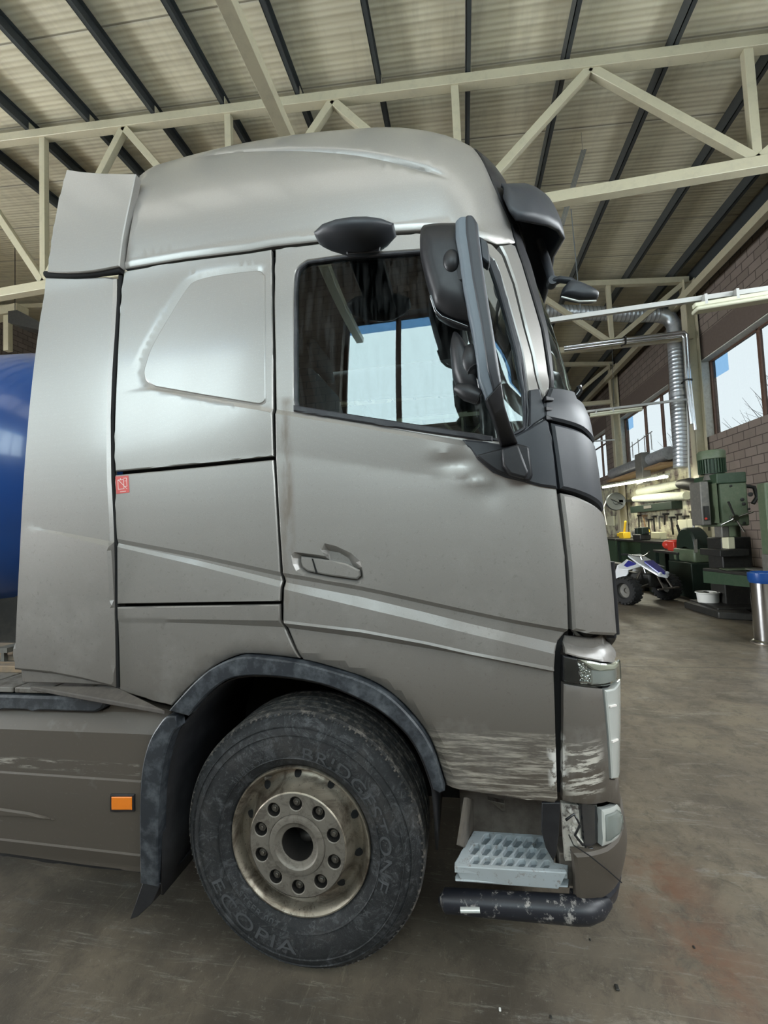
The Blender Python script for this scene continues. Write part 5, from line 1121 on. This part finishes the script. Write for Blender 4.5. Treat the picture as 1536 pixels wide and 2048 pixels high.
def blob(name, px, py, sx, sy, sz, mat, lab, cat, X=6.4, group=None, base=None):
    c = P3(px, py, X)
    if base is not None: c.z = base+sz
    return small(name, MB().box((c.x-sx, c.y-sy, c.z-sz), (c.x+sx, c.y+sy, c.z+sz)), mat, lab, cat, group, bevel=min(sx, sy, sz)*.4)
blob('document_board', 1222, 1042, .04, .45, .22, M['cream'], 'cream card leaning on the wall above the far bench', 'board', 7.2)
c = P3(1248, 1056, 6.4); c.z = 1.32; small('yellow_grinder', MB().box((c.x-.12, c.y-.25, c.z-.12), (c.x+.12, c.y+.2, c.z+.1)).tube([c+Vector((0, 0, .1)), c+Vector((0, -.2, .5))], .04, 8).box((c.x-.1, c.y+.1, c.z-.06), (c.x+.1, c.y+.5, c.z+.06)), M['yellow'], 'bright yellow power tool standing on the far bench', 'power tool', bevel=.02)
c = P3(1254, 1070, 6.2); c.z = 1.4; c.y -= .9; small('grey_motor', MB().sphere(tuple(c), (.16, .2, .15)).box((c.x-.1, c.y-.1, c.z-.2), (c.x+.1, c.y+.1, c.z)), M['greymetal'], 'round grey motor lying on the bench below the yellow tool', 'motor', smooth=50)
c = P3(1297, 1045, 6.9); c.z = 1.31; small('yellow_bar', MB().beam(c+Vector((0, .2, .25)), c+Vector((0, -.3, -.1)), .06, .06), M['yellow'], 'yellow bar leaning behind the bench vice', 'bar')
c = P3(1281, 1054, 6.7); c.z = 1.32; small('green_canister', MB().tube([c-Vector((0, 0, .12)), c+Vector((0, 0, .1))], .16, 14), M['green'], 'small green canister on the bench', 'canister', smooth=40)
c = P3(1291, 1060, 6.75); c.z = 1.32; c.y -= .8; small('cream_box', MB().box((c.x-.1, c.y-.5, c.z-.12), (c.x+.1, c.y+.35, c.z+.1)), M['cream'], 'cream box behind the bench vice', 'box', bevel=.02)
vp_ = P3(1283, 1076, 6.15); vp_.z = 1.38
vc = thing('bench_vice', tuple(vp_), 'dark vice fixed to the bench in front of the cream box', 'vice'); MB().box((-.15, -.3, -.18), (.15, .3, .0)).build('vice_base', M['machine'], vc, bevel=.03); MB().box((-.1, -.35, 0), (.1, -.05, .22)).box((-.1, .05, 0), (.1, .25, .2)).build('vice_jaws', M['darkgreen'], vc, bevel=.02); MB().tube([(0, -.35, .05), (0, -.7, .05)], .02, 8).tube([(0, -.68, -.12), (0, -.68, .2)], .012, 6).build('vice_screw', M['chrome'], vc, 60)
for k, (y, z) in enumerate(((12.1, 1.64), (12.1, 1.34), (11.55, 1.64), (11.55, 1.34))): small('stacked_block', MB().box((6.9, y-.26, z-.14), (7.2, y+.26, z+.14)), M['cream'], ['cream block, upper left of the pile below the wrapped pipes', 'cream block, lower left of the pile below the wrapped pipes', 'cream block, upper right of the pile beside the drilling machine', 'cream block, lower right of the pile beside the drilling machine'][k], 'block', 'cream blocks stacked at the wall', bevel=.02)  # blocks added where wall bricks catch the lamp light
c = P3(1322, 1093, 5.95); c.z = 1.14; c.y = 10.5; small('red_chain_hoist', MB().box((c.x-.1, c.y-.25, c.z-.14), (c.x+.1, c.y+.1, c.z+.1)).sphere(tuple(c+Vector((0, .3, 0))), (.12, .15, .12), 12, 8).beam(c+Vector((0, -1.3, .18)), c+Vector((0, .3, .1)), .06, .04), M['redp'], 'red hoist with red bar lying on the dark bench', 'hoist', bevel=.02)
c = P3(1346, 1090, 5.9); c.z = 1.07; c.y = 10.1; small('chrome_bracket', MB().tube([c+Vector((0, .25, .12)), c+Vector((0, .2, -.06)), c+Vector((0, -.3, .02)), c+Vector((0, -.35, .1))], .02, 8), M['chrome'], 'bent bright metal bracket beside the red hoist', 'bracket', smooth=60)
for k, (x, y, mt, lb) in enumerate(((5.4, 10.7, 'machine', 'dark crate on the floor behind the quad bike'), (5.42, 9.9, 'darkgreen', 'dark green crate on the floor right of the quad bike'))): small('storage_crate', MB().box((x-.22, y-.3, 0), (x+.22, y+.3, .36)), M[mt], lb, 'crate', 'crates on the floor by the benches', bevel=.02)

# round bodied bench machine
c = atx(1398, 1092, 6.1); bm_ = thing('bench_machine', tuple(c), 'dark green round-backed machine on the bench beside the drilling machine', 'machine')
MB().lathe([(0, -.3), (.40, -.3), (.44, -.26), (.44, .0), (.40, .04), (0, .04)], (0, 0, 0), 'x', 32, a0=-.2, a1=pi+.2).build('machine_hood', M['darkgreen'], bm_, 40); MB().box((-.35, -.5, -.35), (.2, .5, -.05)).build('machine_body', M['palegreen'], bm_, bevel=.04)
MB().tube([(-.2, .3, .1), (-.2, .52, .5)], .03, 8).build('lever', M['machine'], bm_, 60); MB().box((-.45, -.55, -c.z), (.3, .55, -.35)).build('machine_stand', M['darkgreen'], bm_, bevel=.02); MB().beam((-.4, -.7, -.1), (-.2, -.3, .25), .06, .02).build('bright_guard', M['greymetal'], bm_)

# drilling machine
Yd = 7.2; hd = at(1468, 1008, Yd); dm = thing('drilling_machine', (hd.x, Yd, 0), 'tall green pillar drilling machine with ribbed motor on top', 'drilling machine'); O = Vector((hd.x, Yd, 0))
def D(x, y, dy=0): return at(x, y, Yd+dy)-O
def dbox(x0, y0, x1, y1, d0=0, d1=.5): a, b = D(x0, y0), D(x1, y1); return MB().box((a.x, d0, a.z), (b.x, d1, b.z))
dbox(1437, 965, 1501, 1051, 0, .75).build('gearbox_head', M['palegreen'], dm, bevel=.03); dbox(1431, 947, 1492, 965, -.03, .78).build('top_cover', M['green'], dm, bevel=.02); dbox(1431, 966, 1438, 1046, -.02, .6).build('front_rail', M['palegreen'], dm, bevel=.01)
c = D(1440, 905); m = MB().lathe([(0, .0), (.2, .0), (.225, -.03), (.225, -.16), (.21, -.17)], (c.x, .3, c.z+.08), 'z', 28); m.build('motor_cap', M['cream'] if False else M['palegreen'], dm, 40)
m = MB().lathe([(.19, -.17), (.19, -.44)], (c.x, .3, c.z+.08), 'z', 28)
for k in range(28): a = 2*pi*k/28; m.beam((c.x+.2*cos(a), .3+.2*sin(a), c.z-.09), (c.x+.2*cos(a), .3+.2*sin(a), c.z-.35), .012, .04, (cos(a), sin(a), 0))
m.build('ribbed_motor', M['green'], dm); MB().lathe([(.12, 0), (.16, -.12)], (c.x, .3, c.z-.36), 'z', 20).build('motor_neck', M['greymetal'], dm, 40)
hb = D(1466, 1036); hub = MB().lathe([(0, -.10), (.05, -.10), (.07, -.06), (.07, 0)], (hb.x, 0, hb.z), 'y', 20).build('feed_hub', M['chrome'], dm, 40)
for x, y in ((1450, 1004), (1499, 1024), (1436, 1050), (1482, 1064)): q = D(x, y); MB().tube([(hb.x, -.07, hb.z), (q.x, -.10, q.z)], [.014, .018], 8).build('feed_handle', M['chrome'] if y > 1020 else M['machine'], dm, 60)
for x, y, s in ((1500, 989, .04), (1484, 999, .03), (1487, 1008, .03), (1488, 1046, .025), (1497, 1018, .02), (1461, 972, .02)): q = D(x, y); MB().lathe([(0, -.03), (s, -.02), (s, 0)], (q.x, 0, q.z), 'y', 14).build('control_knob', M['machine'], dm, 40)
dbox(1497, 965, 1512, 1130, .35, .9).build('pillar', M['palegreen'], dm, bevel=.02); a = D(1500, 972); MB().tube([(a.x-.04, .1, a.z+.02), (a.x+.12, .1, a.z-.02), (a.x+.16, .1, a.z-.2), (a.x+.08, .1, a.z-.32)], .035, 10).build('cable_hose', M['machine'], dm, 60)
dbox(1452, 1051, 1470, 1075, .15, .4).build('spindle', M['greymetal'], dm, bevel=.02); dbox(1462, 1075, 1478, 1098, .1, .3).build('cream_switch_box', M['cream'], dm, bevel=.01); dbox(1405, 962, 1430, 1050, .1, .5).build('control_cabinet', M['greymetal'], dm, bevel=.02)
dbox(1412, 1012, 1424, 1040, .06, .12).build('button_panel', M['machine'], dm); q = D(1415, 1037); MB().lathe([(0, -.02), (.02, -.02), (.02, 0)], (q.x, .06, q.z), 'y', 12).build('red_button', M['redp'], dm)
dbox(1440, 1100, 1500, 1112, .0, .7).build('drill_table', M['machine'], dm, bevel=.01); MB().box((-.45, -.1, 0), (.55, .9, .16)).build('base_plate', M['machine'], dm, bevel=.02); MB().box((-.1, .3, .1), (.4, .8, 1.4)).build('lower_column', M['machine'], dm, bevel=.02)
gc = at(1509, 968, 6.25); small('green_switch_cabinet', MB().box((gc.x+.02, 6.05, .0), (7.15, 6.25, gc.z)), M['palegreen'], 'tall dull green cabinet at the wall right of the drilling machine', 'cabinet', bevel=.02)

# work table with sheet metal, base castings
wt = thing('layout_table', (5.9, 6.3, 0), 'low dark table loaded with metal sheets in front of the drilling machine', 'table')
def atb(x, y, z): v = atz(x, y, z); return v-Vector((5.9, 6.3, 0))
MB().prism([(-.9, .9, .82), (-.1, .9, .82), (-.1, -.3, .82), (.9, -.3, .82), (.9, -1.3, .82), (-.55, -1.3, .82)], (0, 0, .05)).build('table_top', M['machine'], wt, bevel=.01)
MB().prism([(-.55, -1.28, .58), (.9, -1.28, .58), (.9, -1.28, .82), (-.55, -1.28, .82)], (0, .04, 0)).prism([(-.55, -1.28, .82), (-.9, .9, .82), (-.9, .9, .6), (-.55, -1.28, .7)], (.03, 0, 0)).build('table_apron', M['green'], wt)
MB().box((-.2, -.3, 0), (.3, .3, .82)).build('pedestal', M['machine'], wt, bevel=.02)
rnd.seed(4)
for k in range(7):
    x, y = [(-.68, .4), (-.60, -.15), (-.40, -.6), (-.1, -.85), (.35, -.8), (-.35, -.95), (.05, -.75)][k]; w, h, a = rnd.uniform(.2, .38), rnd.uniform(.12, .22), rnd.uniform(-.5, .5)
    m = MB().box((-w, -h, 0), (w, h, .012)); o = m.build('metal_sheet', M['greymetal'] if k % 2 else M['palegreen']); o.location = (5.9+x+.1, 6.3+y, .88+.035*k); o.rotation_euler = (0, .03*(k % 3), a)
    tag(o, ['bright metal sheet lowest in the stack on the layout table', 'pale metal sheet lying on the layout table', 'worn metal sheet across the middle of the layout table', 'pale green sheet on the layout table', 'metal offcut near the table corner', 'pale offcut high in the sheet stack', 'topmost metal sheet on the layout table'][k], 'metal sheet', 'metal sheets on the layout table')
small('base_casting', MB().prism([(5.0, 8.0, 0), (5.5, 8.3, 0), (5.65, 7.3, 0), (5.5, 6.7, 0), (5.05, 6.9, 0)], (0, 0, .13)), M['machine'], 'black iron base casting on the floor under the white bucket', 'base casting', bevel=.02)
bk_ = thing('white_bucket', (5.32, 7.75, .13), 'small white bucket on the black iron base', 'bucket'); MB().lathe([(0, .005), (.17, .005), (.185, .19), (.205, .20), (.205, .22), (.18, .22), (.14, .02), (0, .02)], (0, 0, 0), 'z', 28).build('bucket_shell', M['white'], bk_, 40); MB().box((-.05, -.05, .21), (.0, .05, .23)).build('bucket_content', M['machine'], bk_)
cy = thing('chrome_cylinder', (4.83, 5.25, 0), 'polished steel cylinder with blue rim standing on the floor', 'cylinder')
MB().lathe([(0, 0), (.19, 0), (.19, .03), (.165, .05), (.165, .93), (.14, .95), (0, .95)], (0, 0, 0), 'z', 40).build('cylinder_wall', M['chrome'], cy, 40); MB().lathe([(.168, .84), (.185, .88), (.185, .98), (.15, .99), (.15, .86)], (0, 0, 0), 'z', 40).build('blue_rim', M['blue'], cy, 40); MB().lathe([(.155, .0), (.21, .0), (.21, .015), (.155, .015)], (0, 0, 0), 'z', 40).build('foot_ring', M['rim'], cy, 40)
c = at(1525, 1095, 6.0); small('machine_on_table', MB().sphere((c.x+.1, 5.8, c.z-.1), (.12, .12, .14)).box((c.x-.05, 5.7, .89), (c.x+.2, 5.95, c.z-.1)), M['greymetal'], 'small grey machine standing behind the chrome cylinder', 'machine', smooth=50)

# quad bike
qd = thing('quad_bike', (4.62, 8.75, 0), 'white and blue quad bike with black knobbly tyres', 'quad bike'); ang = math.atan2(.60, 1.05)
qd.rotation_euler.z = ang            # local x runs along the front axle, local -y is forward
def qwheel(x, y, r=.30, w=.25, name='front_wheel'):
    m = MB().lathe([(.15, -w*.35), (.17, -w/2), (r-.05, -w/2), (r-.01, -w*.36), (r, 0), (r-.01, w*.36), (r-.05, w/2), (.17, w/2), (.15, w*.35)], (x, y, r), 'x', 32)
    for k in range(20):
        a = 2*pi*k/20
        for s in (-1, 1): c, sn = cos(a+.15*s), sin(a+.15*s); m.beam((x+s*.02, y+(r-.01)*c, r+(r-.01)*sn), (x+s*w*.5, y+(r-.025)*c, r+(r-.025)*sn), .045, .035, (0, c, sn))
    o = m.build(name, M['rubber'], qd, 40); s = -1 if x < 0 else 1
    MB().lathe([(.0, 0), (.05, 0), (.06, .03*s), (.145, .04*s), (.155, .075*s)], (x+s*.0, y, r), 'x', 20).build('wheel_hub', M['greymetal'], o, 40); return o
qwheel(-.58, 0); qwheel(.58, 0); qwheel(-.5, 1.25, .27, .3, 'rear_wheel'); qwheel(.5, 1.25, .27, .3, 'rear_wheel')
def quadpoly(pts, name, mat, th): return MB().prism(pts, th).build(name, mat, qd, bevel=.01)
quadpoly([(-.16, -.42, .60), (.0, -.50, .56), (.16, -.42, .60), (.24, -.05, .82), (.20, .25, .98), (-.20, .25, .98), (-.24, -.05, .82)], 'front_cowl', M['quadwhite'], (0, .03, .06))
quadpoly([(-.10, -.40, .64), (.0, -.45, .62), (.10, -.40, .64), (.14, -.1, .86), (-.14, -.1, .86)], 'nose_panel', M['quadblue'], (0, .02, .06))
for s in (-1, 1):
    quadpoly([(s*.22, -.1, .80), (s*.55, -.02, .72), (s*.60, .16, .74), (s*.45, .30, .78), (s*.22, .28, .92)], 'front_fender', M['quadwhite'], (0, 0, .025)); quadpoly([(s*.26, .0, .84), (s*.48, .05, .765), (s*.46, .16, .79), (s*.26, .2, .9)], 'fender_graphic', M['quadblue'], (0, 0, .03))
    quadpoly([(s*.20, .2, .92), (s*.24, .5, .80), (s*.26, .62, .50), (s*.24, .4, .45), (s*.21, .25, .62)], 'side_panel', M['quadwhite'], (s*.03, 0, 0)); quadpoly([(s*.25, 1.0, .78), (s*.62, 1.05, .72), (s*.62, 1.5, .74), (s*.25, 1.5, .84)], 'rear_fender', M['quadwhite'], (0, 0, .03))
    MB().tube([(s*.12, -.15, .42), (s*.5, 0, .30)], .016, 8).tube([(s*.12, .15, .42), (s*.5, 0, .30)], .016, 8).tube([(s*.16, 0, .68), (s*.44, 0, .34)], .028, 10).build('suspension_arm', M['steel'], qd, 60)
MB().prism([(-.12, .45, .80), (-.12, 1.4, .86), (-.12, 1.4, .78), (-.12, .45, .70)], (.24, 0, 0)).build('seat', M['machine'], qd, bevel=.03); MB().box((-.14, -.2, .34), (.14, 1.2, .64)).build('engine_and_frame', M['machine'], qd, bevel=.04)
MB().tube([(-.40, .22, 1.06), (-.30, .16, 1.05), (-.1, .1, 1.0), (.1, .1, 1.0), (.30, .16, 1.05), (.40, .22, 1.06)], .014, 8).tube([(0, .0, .6), (0, .1, 1.0)], .025, 8).build('handlebar', M['chrome'], qd, 60)
for s in (-1, 1): MB().tube([(s*.30, .16, 1.05), (s*.42, .23, 1.06)], .022, 8).build('hand_grip', M['rubber'], qd, 60)
for s in (-1, 1): MB().sphere((s*.10, -.42, .66), (.05, .03, .035), 14, 8).build('headlight', M['lens'] if False else M['quadwhite'], qd, 60)
MB().beam((-.3, -.5, .35), (.3, -.5, .35), .03, .03).beam((-.12, -.5, .35), (-.1, -.35, .6), .025, .025).beam((.12, -.5, .35), (.1, -.35, .6), .025, .025).build('front_bumper', M['steel'], qd)
# chips of debris on the floor
for k, (x, y, s) in enumerate(((1234, 1977, .007), (1102, 2035, .004), (1000, 2020, .004), (1388, 1895, .004), (1180, 1880, .003))):
    c = atz(x, y, 0); tag(MB().box((c.x-s, c.y-s*1.6, 0), (c.x+s, c.y+s*1.6, s)).build('floor_scrap', M['machine'] if k != 2 else M['white'], bevel=.003), ['small dark leaf-shaped scrap on the bare floor, front right', 'dark crumb at the very front edge of the floor', 'small white chip on the floor in front of the step', 'tiny dark crumb far out on the open floor at right', 'tiny dark crumb on the floor below the bumper'][k], 'debris', 'scraps on the floor', 'thing')
